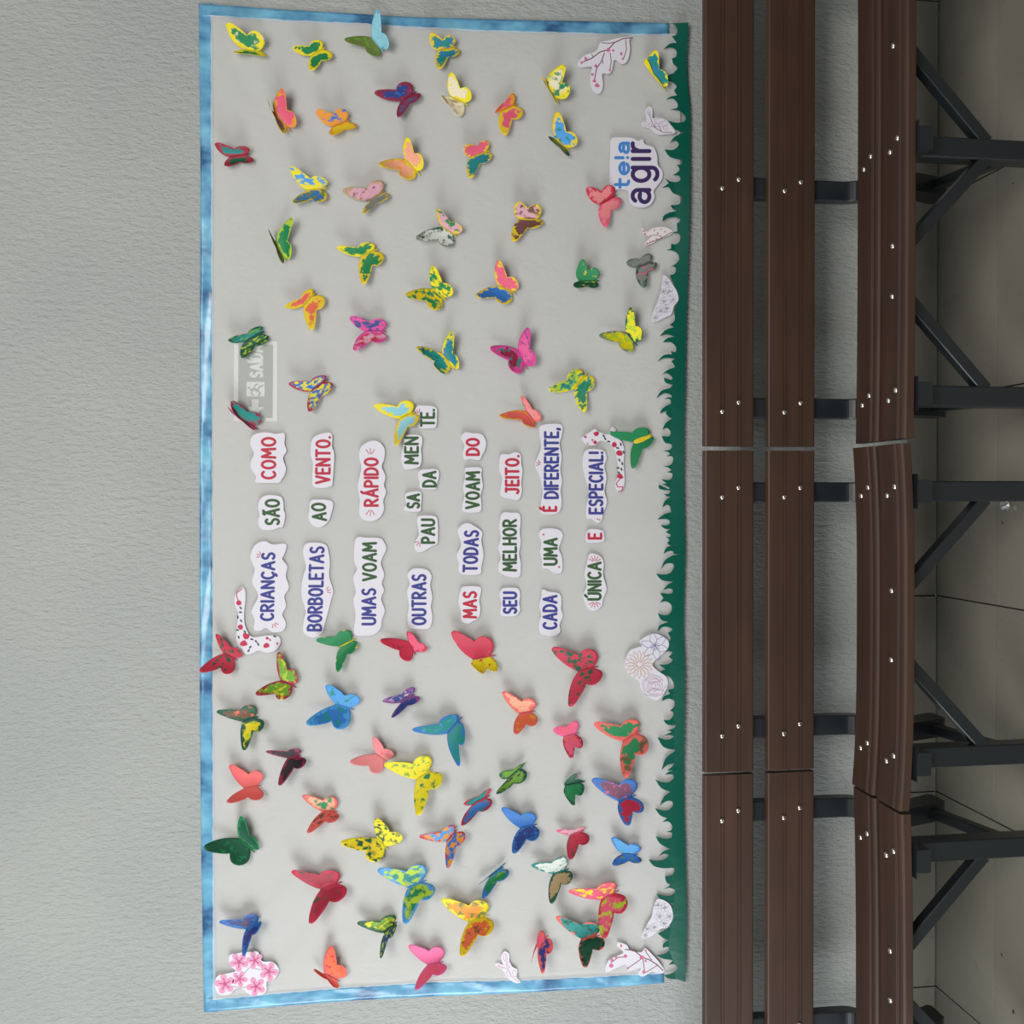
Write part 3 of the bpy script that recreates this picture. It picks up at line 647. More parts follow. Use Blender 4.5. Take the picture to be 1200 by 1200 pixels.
# small twig below it
sticker('blossom_twig', 'small pale blossom twig cut-out between the grass edging and the te:a agir card', c6([(845, 748), (868, 770), (868, 830), (900, 825), (945, 835), (980, 860), (1030, 930), (960, 945), (900, 945), (850, 905), (800, 890), (795, 860), (825, 845), (818, 780)]), 'flower cut-out',
        [('twig', 'brown_ink', [(c6([(1010, 932), (940, 930), (890, 900), (860, 880)]), 0.7), (c6([(890, 900), (860, 850), (845, 800)]), 0.6), (c6([(930, 925), (910, 870)]), 0.6)], []),
         ('blossom', 'blush_ink', [(c6(blob(x, y, r, 9, jit=.2, rnd=rr)), 0.5) for x, y, r in ((845, 780, 12), (845, 800, 10), (820, 872, 14), (850, 880, 13), (905, 850, 22), (950, 870, 20), (960, 900, 16), (900, 880, 14))], [])])
# pink twig print beside the pink butterfly
F_ = (620, 200, 6)
sticker('blossom_twig', 'faint pink blossom twig cut-out beside the grass edging, above the grey butterfly', off([(795, 400), (830, 430), (870, 405), (950, 395), (1010, 425), (1000, 445), (960, 465), (900, 490), (870, 510), (820, 525), (815, 505), (850, 470), (800, 440)], *F_), 'flower cut-out',
        [('twig', 'brown_ink', [(off([(1008, 432), (980, 445), (940, 470), (880, 495), (830, 515)], *F_), 0.8), (off([(940, 470), (900, 450), (850, 460)], *F_), 0.6)], []),
         ('blossom', 'pink_ink', [], [blob(*off([p], *F_)[0], r, 7, jit=.3, rnd=rr) for p, r in (((805, 425), 1.3), ((815, 445), 1.2), ((850, 462), 0.9), ((880, 420), 0.9), ((905, 440), 1.0), ((930, 410), 0.9), ((955, 430), 1.0), ((895, 480), 1.0), ((870, 495), 0.9), ((828, 512), 1.1), ((850, 500), 0.8), ((925, 460), 0.9))])], material='card_warm')
# hydrangeas
def hydrangea(label, outline, centres, crop):
    rq = random.Random(len(label)); lines = []; cores = []
    for x, y, r in centres:
        for a in range(5):
            t = a*1.2566+rq.random()
            lines.append((off(blob(x+r*0.6*math.cos(t), y+r*0.6*math.sin(t), r*0.5, 8, jit=.2, rnd=rq), *crop), 0.32))
        for a in range(5):
            t = a*1.2566+rq.random(); lines.append((off([(x, y), (x+r*0.55*math.cos(t), y+r*0.55*math.sin(t))], *crop), 0.6))
        cores.append(off(blob(x, y, 7, 6), *crop))
    sticker('hydrangea_cutout', label, off(outline, *crop), 'flower cut-out', [('petal_lines', 'grey_ink', lines, cores)], depth=CD+0.001)
hydrangea('white line-drawn hydrangea cut-out over the grass edging, below the grey butterfly', [(945, 735), (985, 760), (1010, 800), (1040, 850), (1050, 910), (1020, 950), (1000, 1010), (960, 1030), (900, 1060), (865, 1060), (870, 1000), (905, 920), (925, 850), (935, 790)], [(970, 790, 28), (985, 850, 32), (1010, 910, 26), (950, 920, 32), (925, 985, 34), (970, 970, 28), (945, 850, 22), (890, 1035, 20)], F_)
hydrangea('white line-drawn hydrangea cut-out at the bottom, over the lowest grass edging', [(725, 640), (790, 670), (810, 740), (780, 800), (740, 810), (690, 850), (650, 865), (635, 850), (660, 790), (690, 740), (700, 690)], [(725, 675, 24), (765, 690, 26), (790, 740, 22), (735, 740, 28), (705, 800, 24), (665, 810, 20), (760, 780, 22), (655, 845, 14)], (620, 920, 4.8))
# line-drawn bunch: lily, daisy, peony
O6 = (620, 730, 6)
def petals(cx, cy, r0, r1, n, wd, a0=0.0):
    out = []
    for i in range(n):
        a = a0+i*2*math.pi/n
        c_, s_ = math.cos(a), math.sin(a)
        pts = []
        for q in range(13):
            t = q/12; rad = r0+(r1-r0)*math.sin(t*math.pi)**0.7 if 0 < q < 12 else r0
            side = (t-0.5)*2*wd*(1 if 0 < q < 12 else 0.3)
            pts.append((cx+rad*c_-side*s_, cy+rad*s_+side*c_))
        out.append((off(pts, *O6), 0.55))
    return out
bunch = [(780, 125), (870, 75), (940, 95), (980, 130), (975, 180), (920, 235), (880, 270), (870, 300), (910, 340), (965, 380), (975, 440), (940, 510), (900, 545), (850, 525), (790, 470), (770, 410), (700, 360), (672, 290), (705, 200), (770, 170), (795, 160)]
peony = [(off(blob(875, 440, r, 14, 0.9, a, 0.12, rr), *O6), 0.55) for r, a in ((85, 0), (66, 1), (48, 2), (32, .5), (18, 1.2))]
lily = petals(885, 165, 10, 100, 6, 30, 0.3)+[(off([(885, 165), (885+35*math.cos(a), 165+35*math.sin(a))], *O6), 0.5) for a in (0.4, 1.4, 2.5, 3.4, 4.5, 5.5)]
daisy = petals(775, 292, 22, 98, 16, 15)
root = sticker('flower_bunch', 'line-drawn bunch of lily, daisy and peony beside the grass edging below ÚNICA', off(bunch, *O6), 'flower cut-out',
        [('lily_lines', 'violet_ink', lily, [off(blob(885, 160, 9), *O6)]), ('daisy_lines', 'ochre_ink', daisy+[(off(blob(775, 292, 20, 14), *O6), 0.7)], []), ('peony_lines', 'blush_ink', peony+[(off([(820, 400), (860, 430), (930, 400)], *O6), 0.5), (off([(830, 490), (880, 460), (950, 480)], *O6), 0.5)], [])])
# bottom cherry twig
R6 = (620, 920, 4.8)
sticker('cherry_twig', 'cherry twig cut-out at the bottom of the photo, next to the last grass blades', off([(505, 885), (550, 900), (570, 930), (630, 940), (655, 918), (690, 950), (735, 1000), (760, 1050), (720, 1060), (690, 1050), (640, 1078), (612, 1060), (630, 1030), (560, 1045), (545, 1010), (490, 1030), (440, 1055), (430, 1030), (450, 985), (500, 960), (530, 940), (495, 905)], *R6), 'flower cut-out',
        [('twig', 'brown_ink', [(off([(755, 1045), (720, 1010), (680, 985), (640, 970), (590, 930), (540, 925)], *R6), 1.2), (off([(690, 985), (655, 935)], *R6), 0.9), (off([(635, 975), (600, 1000), (555, 1030)], *R6), 0.9), (off([(640, 975), (650, 1050)], *R6), 0.9), (off([(720, 1015), (680, 1040), (640, 1062)], *R6), 0.8), (off([(550, 965), (500, 970), (460, 1000)], *R6), 0.9)], []),
         ('blossom', 'pink_ink', [], [blob(*off([p], *R6)[0], r, 7, jit=.25, rnd=rr) for p, r in (((465, 985), 2.2), ((462, 1018), 2.6), ((490, 972), 1.8), ((542, 962), 2.2), ((635, 970), 2.4), ((518, 905), 1.6), ((645, 1050), 1.8), ((556, 1030), 1.4), ((655, 932), 1.3), ((655, 990), 1.6))])])
# small leaf sprig
Q6 = (420, 920, 4.8)
sticker('leaf_sprig', 'small white leaf sprig cut-out near the bottom blue strip', off([(820, 935), (848, 950), (850, 990), (865, 1020), (895, 1040), (890, 1080), (912, 1110), (880, 1112), (840, 1085), (810, 1040), (768, 1015), (790, 1000), (812, 1010), (802, 970)], *Q6), 'flower cut-out',
        [('leaf_lines', 'blush_ink', [(off([(905, 1110), (860, 1075), (835, 1020), (828, 960)], *Q6), 0.6), (off([(845, 1040), (800, 1020), (775, 1018)], *Q6), 0.5)]+[(off(blob(x, y, r, 8, 0.6, a), *Q6), 0.5) for x, y, r, a in ((826, 970, 20, 1.4), (850, 1010, 18, 1.2), (805, 1018, 18, .4), (880, 1060, 20, 1.3), (845, 1062, 18, .8))], [])])
# pink blossom cluster with six blossoms
P4 = (220, 900, 4)
FC = [(240, 910, 46), (314, 902, 42), (380, 955, 46), (174, 1013, 48), (243, 990, 38), (320, 1025, 46)]
cl = tag(thing('blossom_cluster', W(292, 1141, CD)), 'cluster of six pink blossoms on white card at the lower left corner of the banner', 'flower cut-out')
slab('card', catmull(off([(195, 880), (235, 868), (290, 862), (330, 862), (348, 905), (400, 910), (428, 950), (400, 995), (370, 1000), (368, 1045), (340, 1066), (290, 1062), (255, 1035), (225, 1035), (195, 1062), (145, 1060), (128, 1020), (140, 975), (200, 960), (225, 950), (198, 925)], *P4), True, 4), CD+0.0005, 0.0005, M['card'], cl)
v, f = strokes_mesh([(off([(180, 1020), (250, 1030), (320, 1022)], *P4), 0.8), (off([(243, 990), (290, 935), (380, 955)], *P4), 0.8)], CD+0.0007); obj('twig', v, f, M['grey_ink'], cl)
for k, (x, y, r) in enumerate(FC):
    o_, bl2 = [], []
    a0 = rr.random()
    pts = []
    for a in range(40):
        t = a/40*2*math.pi; rad = r*(0.40+0.60*abs(math.cos(2.5*t))**0.75)
        pts.append((x+rad*math.cos(t+a0), y+rad*math.sin(t+a0)))
    fo = slab('blossom', off(pts, *P4), CD+0.0012, 0.0004, M['petal'], cl)
    ln = []
    for a in range(5):
        t = a*2*math.pi/5+a0; ln.append((off([(x, y), (x+r*.6*math.cos(t), y+r*.6*math.sin(t))], *P4), 1.3))
    v, f = strokes_mesh(ln, CD+0.0014); v2, f2 = blobs_mesh([off(blob(x, y, r*.2), *P4)], CD+0.00145)
    f += [tuple(i+len(v) for i in q) for q in f2]; obj('blossom_centre', v+v2, f, M['petal_dark'], fo)
# rose garlands
def garland(label, outline, path, roses, leaves, petalsl, crop, tail):
    sticker('rose_garland', label, off(outline, *crop), 'flower cut-out',
        [('stem', 'rose_ink', [(off(tail, *crop), 1.1)], []), ('leaf_print', 'leaf_ink', [], [off(blob(x, y, 13, 7, 0.5, a), *crop) for x, y, a in leaves]),
         ('rose', 'rose_ink', [], [off(blob(x, y, r, 8, 0.85, 0.3, .25, rr), *crop) for x, y, r in roses+petalsl])], depth=CD+0.0008)
J6, M6, I6, L6 = (220, 560, 6), (220, 730, 6), (620, 360, 6), (620, 560, 6)
garland('rose garland cut-out above the red butterfly at the left blue strip', [(385, 770), (405, 800), (405, 870), (398, 930), (398, 1010), (420, 1080), (460, 1120), (560, 1108), (640, 1115), (652, 1165), (620, 1210), (560, 1230), (500, 1215), (450, 1235), (400, 1235), (345, 1160), (345, 1050), (355, 960), (330, 880), (335, 820)], None,
        [(360, 880, 22), (372, 1050, 20), (408, 1112, 24), (392, 1165, 26), (550, 1180, 22)], [(372, 915, .8), (370, 945, .2), (352, 980, 1.5), (375, 1005, .9), (350, 1070, .2), (402, 1082, .9), (358, 1120, 1.2), (450, 1135, .2), (480, 1150, .8), (495, 1170, 1.0), (440, 1190, 2.2), (428, 1215, 2.2), (612, 1115, .2)],
        [(560, 1128, 12), (630, 1165, 9), (578, 1140, 7)], J6, [(358, 870), (342, 830), (345, 808), (385, 778)])
v_ = [(375, 915), (440, 870), (465, 858), (500, 880), (560, 895), (575, 850), (590, 842), (610, 860), (605, 905), (650, 945), (670, 1010), (665, 1100), (672, 1200), (668, 1250), (655, 1285), (625, 1305), (605, 1240), (625, 1180), (620, 1080), (600, 1000), (560, 955), (500, 940), (470, 968), (410, 970), (378, 940)]
garland('rose garland cut-out beside ESPECIAL! and the green butterfly with the yellow body', v_, None, [(472, 890, 20), (600, 965, 22), (635, 1025, 22), (640, 1190, 20), (465, 950, 14)],
        [(525, 905, .9), (560, 945, .1), (535, 925, 1.0), (645, 965, 1.4), (622, 990, .2), (582, 878, .3), (665, 1020, 1.2), (635, 1075, 1.0), (655, 1100, 1.3), (625, 1130, .3), (650, 1140, 1.2), (632, 1165, .8)],
        [(395, 912, 10), (445, 935, 7), (412, 960, 6)], I6, [(645, 1200), (612, 1240), (625, 1265), (660, 1262), (655, 1285), (625, 1300)])
# bits on the floor
rf = random.Random(2)
c0 = FL(1178, 591, 0.012)
vs, fs = [], []
for i in range(7):
    for j in range(10):
        th, ph = math.pi*i/6, 2*math.pi*j/10; r_ = 0.015*(1+rf.uniform(-.45, .35))
        vs.append(c0+Vector((r_*math.sin(th)*math.cos(ph), r_*math.sin(th)*math.sin(ph), max(-0.011, 0.8*r_*math.cos(th)))))
for i in range(6):
    for j in range(10): fs.append((i*10+j, i*10+(j+1) % 10, (i+1)*10+(j+1) % 10, (i+1)*10+j))
tag(obj('crumpled_wrapper', vs, fs, M['foil'], origin=c0-Vector((0, 0, .011))), 'tiny crumpled clear wrapper on the floor tiles beside a bench leg', 'litter')
for (x, y, r), lab in zip(((1175, 613, .004), (1187, 215, .003), (1174, 1119, .004), (1188, 1186, .006)),
        ('dark crumb on the floor between the middle bench legs, below the wrapper', 'dark crumb on the floor near the top bench leg', 'dark crumb on the floor by the bottom bench', 'largest dark crumb on the floor, near the lower right corner')):
    c0 = FL(x, y, 0); b = blob(0, 0, r, 7, .7, .4, .3, rf)
    vs = [c0+Vector((a, b_, 0.0)) for a, b_ in b]+[c0+Vector((a*.5, b_*.5, r*.6)) for a, b_ in b]
    fs = [(i, (i+1) % 7, (i+1) % 7+7, i+7) for i in range(7)]+[tuple(range(7, 14))]
    tag(obj('crumb', vs, fs, M['dirt'], origin=c0), lab, 'crumb')

# ---------------------------------------------------------------- butterflies
# wing outline in body units: s runs from head to tail, t outwards from the body
WO = [(0, 0), (-.13, .12), (-.35, .36), (-.55, .66), (-.66, .90), (-.66, 1.0), (-.57, 1.07), (-.41, 1.03), (-.22, .92), (-.04, .81), (.08, .71), (.15, .63),
      (.22, .70), (.34, .79), (.50, .81), (.66, .74), (.75, .60), (.75, .42), (.67, .26), (.56, .12), (.47, .03), (.45, 0)]
WO = [p[:2] for p in catmull(WO[:-1], False, 2, (0, 11))] + [(.45, 0), (.30, 0), (.15, 0)]
CS, CT_ = .12, .42
def ring_mesh():
    pts, rim, fs = [], [], []; n = len(WO); fr = (1.0, .88, .70, .46, .22)
    for k, q in enumerate(fr):
        for s_, t_ in WO: pts.append((CS+(s_-CS)*q, CT_+(t_-CT_)*q)); rim.append(1-q)
    for k in range(len(fr)-1):
        for j in range(n): fs.append((k*n+j, k*n+(j+1) % n, (k+1)*n+(j+1) % n, (k+1)*n+j))
    pts.append((CS, CT_)); rim.append(1.0)
    k = (len(fr)-1)*n
    for j in range(n): fs.append((k+j, k+(j+1) % n, len(pts)-1))
    return np.array(pts), rim, fs
RP, RIM, RFS = ring_mesh()
CTRL = np.array([(0, 0), (.45, 0), (-.58, 1.03), (.74, .70)])
def tps(values, q):
    """thin-plate spline through the four control points"""
    n = len(CTRL); U = lambda r: np.where(r < 1e-9, 0, r*r*np.log(np.maximum(r, 1e-9)))
    K = U(np.linalg.norm(CTRL[:, None]-CTRL[None], axis=2))+np.eye(n)*0.0
    P_ = np.hstack([np.ones((n, 1)), CTRL]); A = np.zeros((n+3, n+3)); A[:n, :n] = K; A[:n, n:] = P_; A[n:, :n] = P_.T
    sol = np.linalg.solve(A, np.vstack([values, np.zeros((3, values.shape[1]))]))
    Uq = U(np.linalg.norm(q[:, None]-CTRL[None], axis=2))
    return Uq @ sol[:n] + np.hstack([np.ones((len(q), 1)), q]) @ sol[n:]
CROPS = dict(A=(220, 0, 6), B=(420, 0, 6), C=(620, 0, 6), D=(220, 200, 6), E=(420, 200, 6), F=(620, 200, 6), G=(220, 360, 6), H=(420, 360, 6), I=(620, 360, 6),
             M=(220, 730, 6), N=(420, 730, 6), O=(620, 730, 6), P=(220, 900, 4), Q=(420, 920, 4.8), R=(620, 920, 4.8))
COL = dict(yellow=(232, 214, 20), cream=(228, 218, 186), green=(20, 128, 76), dgreen=(16, 84, 58), teal=(20, 132, 128), blue=(44, 112, 190), sky=(70, 150, 214), lblue=(140, 200, 214), navy=(40, 62, 130),
           red=(196, 44, 72), crimson=(166, 36, 62), maroon=(140, 30, 62), pink=(226, 96, 150), rose=(226, 90, 120), lpink=(214, 160, 176), coral=(226, 98, 92), salmon=(228, 132, 136), peach=(236, 164, 132),
           orange=(230, 150, 40), dorange=(222, 104, 62), olive=(112, 128, 58), grey=(124, 130, 124), dgrey=(98, 100, 96), brown=(112, 74, 50), black=(38, 26, 34), purple=(140, 74, 140), lime=(176, 204, 48), tan=(178, 150, 108), white=(214, 220, 214), mag=(214, 70, 146), plum=(120, 70, 96), gold=(226, 196, 28), pea=(110, 160, 50))
CB_ = {k: lin(*v) for k, v in COL.items()}
BD = 0.0235                                            # butterfly bodies are taped on to the cloth
seed = 0
def butterfly(crop, head, tail, w1, w2, c1, c2, label, size=None, thr=0.12, acc=-0.05, bcol=None, bw=1.0):
    """w1, w2: (forewing tip, hindwing lobe) as seen; c1, c2: (paper, paint, accent) of either wing"""
    global seed
    seed += 1
    ox, oy, s = CROPS[crop]; q = lambda p: (ox+p[0]/s, oy+p[1]/s)
    h, t = q(head), q(tail)
    Hw, Tw = W(*h, BD), W(*t, BD); c = (Hw+Tw)/2
    root = tag(thing('paper_butterfly', c), label, 'butterfly', 'painted paper butterflies on the banner')
    lens = [(W(*q(w_[0]), BD)-Hw).length for w_ in (w1, w2)]
    nom = max(max(lens)*1.10, 0.062) if size is None else size
    frames = []
    for w_, cc in ((w1, c1), (w2, c2)):
        tip, lobe = q(w_[0]), q(w_[1])
        d = (W(*tip, BD)-Hw).length; lift = math.sqrt(max(0.0, nom*nom-d*d)); lift = min(max(lift, nom*0.22), nom*0.92)
        d = (W(*tip, BD+lift)-Hw).length; lift = min(max(math.sqrt(max(0.0, nom*nom-d*d)), nom*0.22), nom*0.90)
        pt = W(*tip, BD+lift); ll = lift*0.72; pl = W(*lobe, BD+ll)
        vals = np.array([tuple(Hw), tuple(Tw), tuple(pt), tuple(pl)])
        V = tps(vals, RP)
        tt = RP[:, 1]; V[:, 1] += 0.006*np.sin(np.clip(tt, 0, 1)*math.pi)*(1 if seed % 2 else .4)   # paper curls a little
        V[:, 1] = np.minimum(V[:, 1], -BD+0.0008)
        o = obj('wing', [Vector(v_) for v_ in V], RFS, M['wing'], root, smooth=True)
        me = o.data
        a = me.attributes.new('rim', 'FLOAT', 'POINT'); a.data.foreach_set('value', RIM)
        a = me.attributes.new('leaf', 'FLOAT_VECTOR', 'POINT'); a.data.foreach_set('vector', [x for p_ in RP for x in (p_[0], p_[1], 0.0)])
        sm = o.modifiers.new('paper', 'SOLIDIFY'); sm.thickness = 0.0006; sm.offset = 0
        k = [cc[0], cc[1] if len(cc) > 1 else cc[0], cc[2] if len(cc) > 2 else (cc[1] if len(cc) > 1 else cc[0])]
        o['paper'], o['paint'], o['accent'] = [list(CB_[x]) for x in k]
        o['brush'] = [thr, acc if len(cc) > 2 else -1.0, seed*1.7+len(frames)*9.1]
        frames.append(V)
    # slim body between the wings, nub at the tail
    ax = (Tw-Hw); ln = ax.length; ax.normalize(); sd = ax.cross(Vector((0, 1, 0))).normalized()
    vs, fs = [], []; prof = [(-.06, .2), (0, .6), (.2, .9), (.6, 1.0), (1.0, .7), (1.12, .9), (1.28, .85), (1.38, .3)]
    for u, r_ in prof:
        for a in range(6):
            g = a*math.pi/3
            vs.append(Hw+ax*(u*ln)+sd*(0.0026*bw*r_*math.cos(g))+Vector((0, -0.0022*r_*math.sin(g)-0.0006, 0)))
    for i in range(len(prof)-1):
        for a in range(6): fs.append((i*6+a, i*6+(a+1) % 6, i*6+6+(a+1) % 6, i*6+6+a))
    fs += [tuple(range(5, -1, -1)), tuple(range(len(vs)-6, len(vs)))]
    b = obj('body', vs, fs, M['wing'], root, smooth=True)
    b['paper'] = b['paint'] = b['accent'] = [x*(1 if bcol else 0.72) for x in CB_[bcol or c1[0]]]; b['brush'] = [2.0, -1.0, 0.0]
    return root
BF = butterfly
BF('A', (385, 350), (500, 365), ((285, 165), (525, 235)), ((335, 372), (548, 390)), ('yellow', 'green', 'cream'), ('yellow', 'green'), 'yellow butterfly with green and cream paint in the upper left corner of the banner', thr=.3)
BF('A', (868, 392), (943, 348), ((745, 330), (925, 275)), ((880, 492), (1022, 390)), ('yellow', 'green'), ('yellow', 'green'), 'yellow and green butterfly second from the upper left corner of the banner', thr=.22)
BF('A', (608, 792), (692, 888), ((670, 632), (768, 850)), ((565, 700), (658, 925)), ('orange', 'rose'), ('gold', 'dgrey'), 'butterfly with a pink gold-edged upright wing and a thin edge-on wing, upper left')
BF('A', (1020, 893), (1110, 855), ((912, 775), (1110, 765)), ((1030, 948), (1192, 890)), ('orange', 'orange', 'blue'), ('orange', 'gold'), 'orange butterfly with a small blue patch, upper left', acc=-.02)
BF('A', (297, 1105), (395, 1088), ((205, 1005), (425, 1030)), ((280, 1168), (462, 1132)), ('crimson', 'teal'), ('crimson', 'dgreen'), 'crimson and teal butterfly touching the left blue strip near the top', thr=.28)
BF('B', (95, 265), (155, 338), ((140, 72), (218, 310)), ((-90, 285), (118, 398)), ('lblue', 'lblue', 'sky'), ('olive', 'olive', 'pea'), 'butterfly with one pale blue and one olive wing over the top blue strip')
BF('B', (560, 358), (655, 335), ((515, 235), (675, 250)), ((578, 480), (718, 362)), ('gold', 'teal', 'blue'), ('gold', 'teal', 'blue'), 'gold-bodied butterfly with blue-green wings just below the top blue strip', thr=.22)
BF('B', (300, 712), (380, 662), ((122, 645), (345, 570)), ((293, 818), (442, 672)), ('maroon', 'navy', 'blue'), ('maroon', 'plum', 'blue'), 'wine-red butterfly with blue paint along its wings, upper middle', thr=.3)
BF('B', (650, 680), (742, 725), ((658, 515), (800, 650)), ((590, 688), (715, 818)), ('yellow', 'cream'), ('cream', 'cream', 'tan'), 'yellow-rimmed butterfly with cream wings in the upper middle', thr=.2)
BF('B', (998, 785), (1085, 742), ((972, 770), (1092, 650)), ((1035, 945), (1165, 790)), ('orange', 'rose'), ('gold', 'rose', 'salmon'), 'golden butterfly with pink wing centres, just above the blue and yellow one', thr=.3)
BF('B', (330, 1122), (408, 1205), ((348, 972), (462, 1125)), ((150, 1160), (350, 1262)), ('yellow', 'peach'), ('gold', 'peach', 'orange'), 'large yellow butterfly with peach wings spread in the upper middle', thr=.15)
BF('B', (790, 1105), (893, 1070), ((758, 1020), (912, 985)), ((795, 1248), (942, 1105)), ('gold', 'rose'), ('gold', 'teal', 'blue'), 'butterfly with one pink and one blue-green wing left of the te:a agir card', thr=.08)
BF('C', (118, 590), (185, 690), ((248, 462), (292, 650)), ((108, 555), (182, 698)), ('yellow', 'cream', 'green'), ('gold', 'olive'), 'yellow crescent-shaped butterfly with a green spot, just left of the upper cherry twig', thr=.3, acc=-.02)
BF('C', (180, 975), (258, 1040), ((205, 792), (348, 985)), ((150, 982), (278, 1098)), ('gold', 'sky', 'teal'), ('dgreen', 'olive'), 'yellow butterfly with a bright blue wing, left of the te:a agir card', thr=.2)
BF('C', (840, 490), (930, 598), ((898, 362), (985, 560)), ((832, 425), (945, 608)), ('yellow', 'teal', 'blue'), ('yellow', 'yellow'), 'teal butterfly with yellow edges partly over the green grass edging at the top', thr=.12)
BF('D', (838, 138), (945, 125), ((732, -28), (970, 55)), ((752, 228), (968, 208)), ('yellow', 'yellow', 'sky'), ('gold', 'blue', 'olive'), 'bright yellow butterfly dotted with blue, left part of the banner below the orange one', thr=.15, acc=.04)
BF('D', (618, 500), (672, 600), ((735, 342), (728, 592)), ((572, 428), (657, 642)), ('lime', 'green'), ('olive', 'dgrey'), 'green and lime butterfly with one wing seen edge-on as a dark line', thr=.15)
BF('D', (815, 950), (875, 882), ((690, 948), (858, 828)), ((880, 1112), (970, 905)), ('gold', 'coral'), ('gold', 'dorange', 'coral'), 'golden butterfly with coral-red stripes, between the lime one and the exit sign', thr=.32)
BF('G', (400, 242), (502, 190), ((298, 220), (508, 128)), ((398, 352), (570, 225)), ('dgreen', 'teal', 'pea'), ('dgreen', 'dgreen', 'lime'), 'dark green butterfly covering the top end of the exit sign', acc=.0)
BF('E', (75, 215), (160, 158), ((-98, 130), (158, 62)), ((48, 297), (218, 182)), ('tan', 'lpink', 'plum'), ('gold', 'grey'), 'dusty pink and grey butterfly with a yellow body', thr=.1)
BF('E', (588, 392), (665, 445), ((568, 275), (735, 400)), ((412, 480), (645, 535)), ('gold', 'green', 'lpink'), ('grey', 'dgreen', 'white'), 'butterfly with one green and pink wing and one grey-white wing', thr=.1, acc=.1)
BF('E', (1135, 342), (1250, 345), ((1122, 222), (1282, 245)), ((1098, 495), (1298, 375)), ('gold', 'lpink', 'brown'), ('gold', 'brown', 'plum'), 'gold-bodied butterfly with pink and brown wings, left of the pink butterfly', thr=.15, acc=.02)
BF('E', (18, 605), (105, 565), ((-142, 535), (85, 500)), ((45, 792), (185, 610)), ('yellow', 'green'), ('gold', 'green'), 'yellow-rimmed butterfly with solid dark green wing centres, above the magenta butterfly', thr=.2)
BF('E', (520, 830), (590, 890), ((530, 675), (672, 845)), ((340, 880), (555, 985)), ('yellow', 'yellow', 'green'), ('gold', 'gold', 'green'), 'bright yellow butterfly with green blotches in the middle of the upper half', thr=.2, acc=.04)
BF('E', (985, 808), (1075, 850), ((990, 635), (1130, 790)), ((833, 885), (1050, 938)), ('gold', 'rose'), ('gold', 'blue'), 'butterfly with one pink wing and one blue wing rimmed in gold', thr=.1)
BF('E', (47, 1130), (155, 1130), ((-45, 1025), (188, 1050)), ((-20, 1262), (195, 1192)), ('mag', 'mag', 'navy'), ('mag', 'red', 'lpink'), 'magenta butterfly with blue and pale patches, above the word RÁPIDO', thr=.3, acc=.04)
BF('H', (590, 328), (650, 410), ((665, 180), (712, 415)), ((415, 292), (585, 465)), ('yellow', 'teal', 'blue'), ('gold', 'teal', 'dgreen'), 'teal butterfly with a yellow body, above the card with TE.', thr=.12)
BF('H', (1122, 302), (1170, 400), ((1200, 155), (1252, 385)), ((932, 295), (1105, 468)), ('mag', 'pink', 'purple'), ('mag', 'maroon', 'teal'), 'purple-pink butterfly with a narrow green stripe, above the word JEITO.', thr=.3, acc=-.02)
BF('F', (500, 238), (585, 190), ((412, 120), (592, 98)), ((545, 388), (658, 212)), ('red', 'salmon'), ('rose', 'salmon'), 'rose-pink butterfly touching the te:a agir card', thr=.2)
BF('F', (352, 775), (455, 775), ((375, 628), (495, 700)), ((335, 822), (482, 820)), ('green', 'green', 'yellow'), ('dgreen', 'dgreen', 'yellow'), 'small folded green butterfly with a yellow tip, above the yellow-green butterfly', acc=-.1)
BF('F', (760, 682), (842, 652), ((698, 630), (858, 578)), ((812, 815), (908, 655)), ('dgrey', 'grey', 'dgrey'), ('dgreen', 'grey', 'rose'), 'grey butterfly with a reddish patch, next to the upper hydrangea cut-out', acc=-.02)
BF('I', (683, 178), (740, 245), ((722, 8), (808, 195)), ((500, 205), (700, 318)), ('dgreen', 'lime', 'yellow'), ('grey', 'lime', 'yellow'), 'yellow-green butterfly with dark rims and a greyish lobe, just beneath the upper hydrangea cut-out', thr=.08, acc=.05)
BF('G', (350, 775), (455, 835), ((325, 662), (518, 768)), ((292, 708), (452, 860)), ('maroon', 'teal'), ('rose', 'plum'), 'wine-red butterfly with a teal wing at the lower end of the exit sign', thr=.16)
BF('G', (868, 590), (952, 530), ((722, 530), (955, 475)), ((868, 728), (1025, 560)), ('crimson', 'yellow', 'blue'), ('crimson', 'blue', 'yellow'), 'red butterfly with yellow and blue patches above the word VENTO.', thr=.15, acc=.05)
BF('H', (290, 785), (370, 748), ((122, 685), (370, 655)), ((272, 965), (430, 785)), ('yellow', 'lblue'), ('gold', 'lblue'), 'yellow butterfly with pale blue wing centres beside the cards TE. and MEN', thr=.25)
BF('H', (1180, 732), (1232, 800), ((1158, 628), (1290, 770)), ((1000, 770), (1225, 848)), ('coral', 'salmon', 'green'), ('orange', 'coral', 'dorange'), 'orange and salmon butterfly between the word JEITO. and the purple-pink butterfly', acc=-.08)
BF('I', (320, 572), (385, 490), ((145, 572), (330, 430)), ((395, 728), (468, 510)), ('yellow', 'lime', 'teal'), ('yellow', 'green', 'teal'), 'yellow butterfly with feathery green paint above the word DIFERENTE,', thr=.22, acc=.02)
BF('I', (742, 948), (830, 918), ((578, 882), (822, 845)), ((738, 1128), (880, 932)), ('green', 'green'), ('green', 'green'), 'plain green butterfly with a yellow middle beside the rose garland and ESPECIAL!', bcol='gold', bw=5.0)
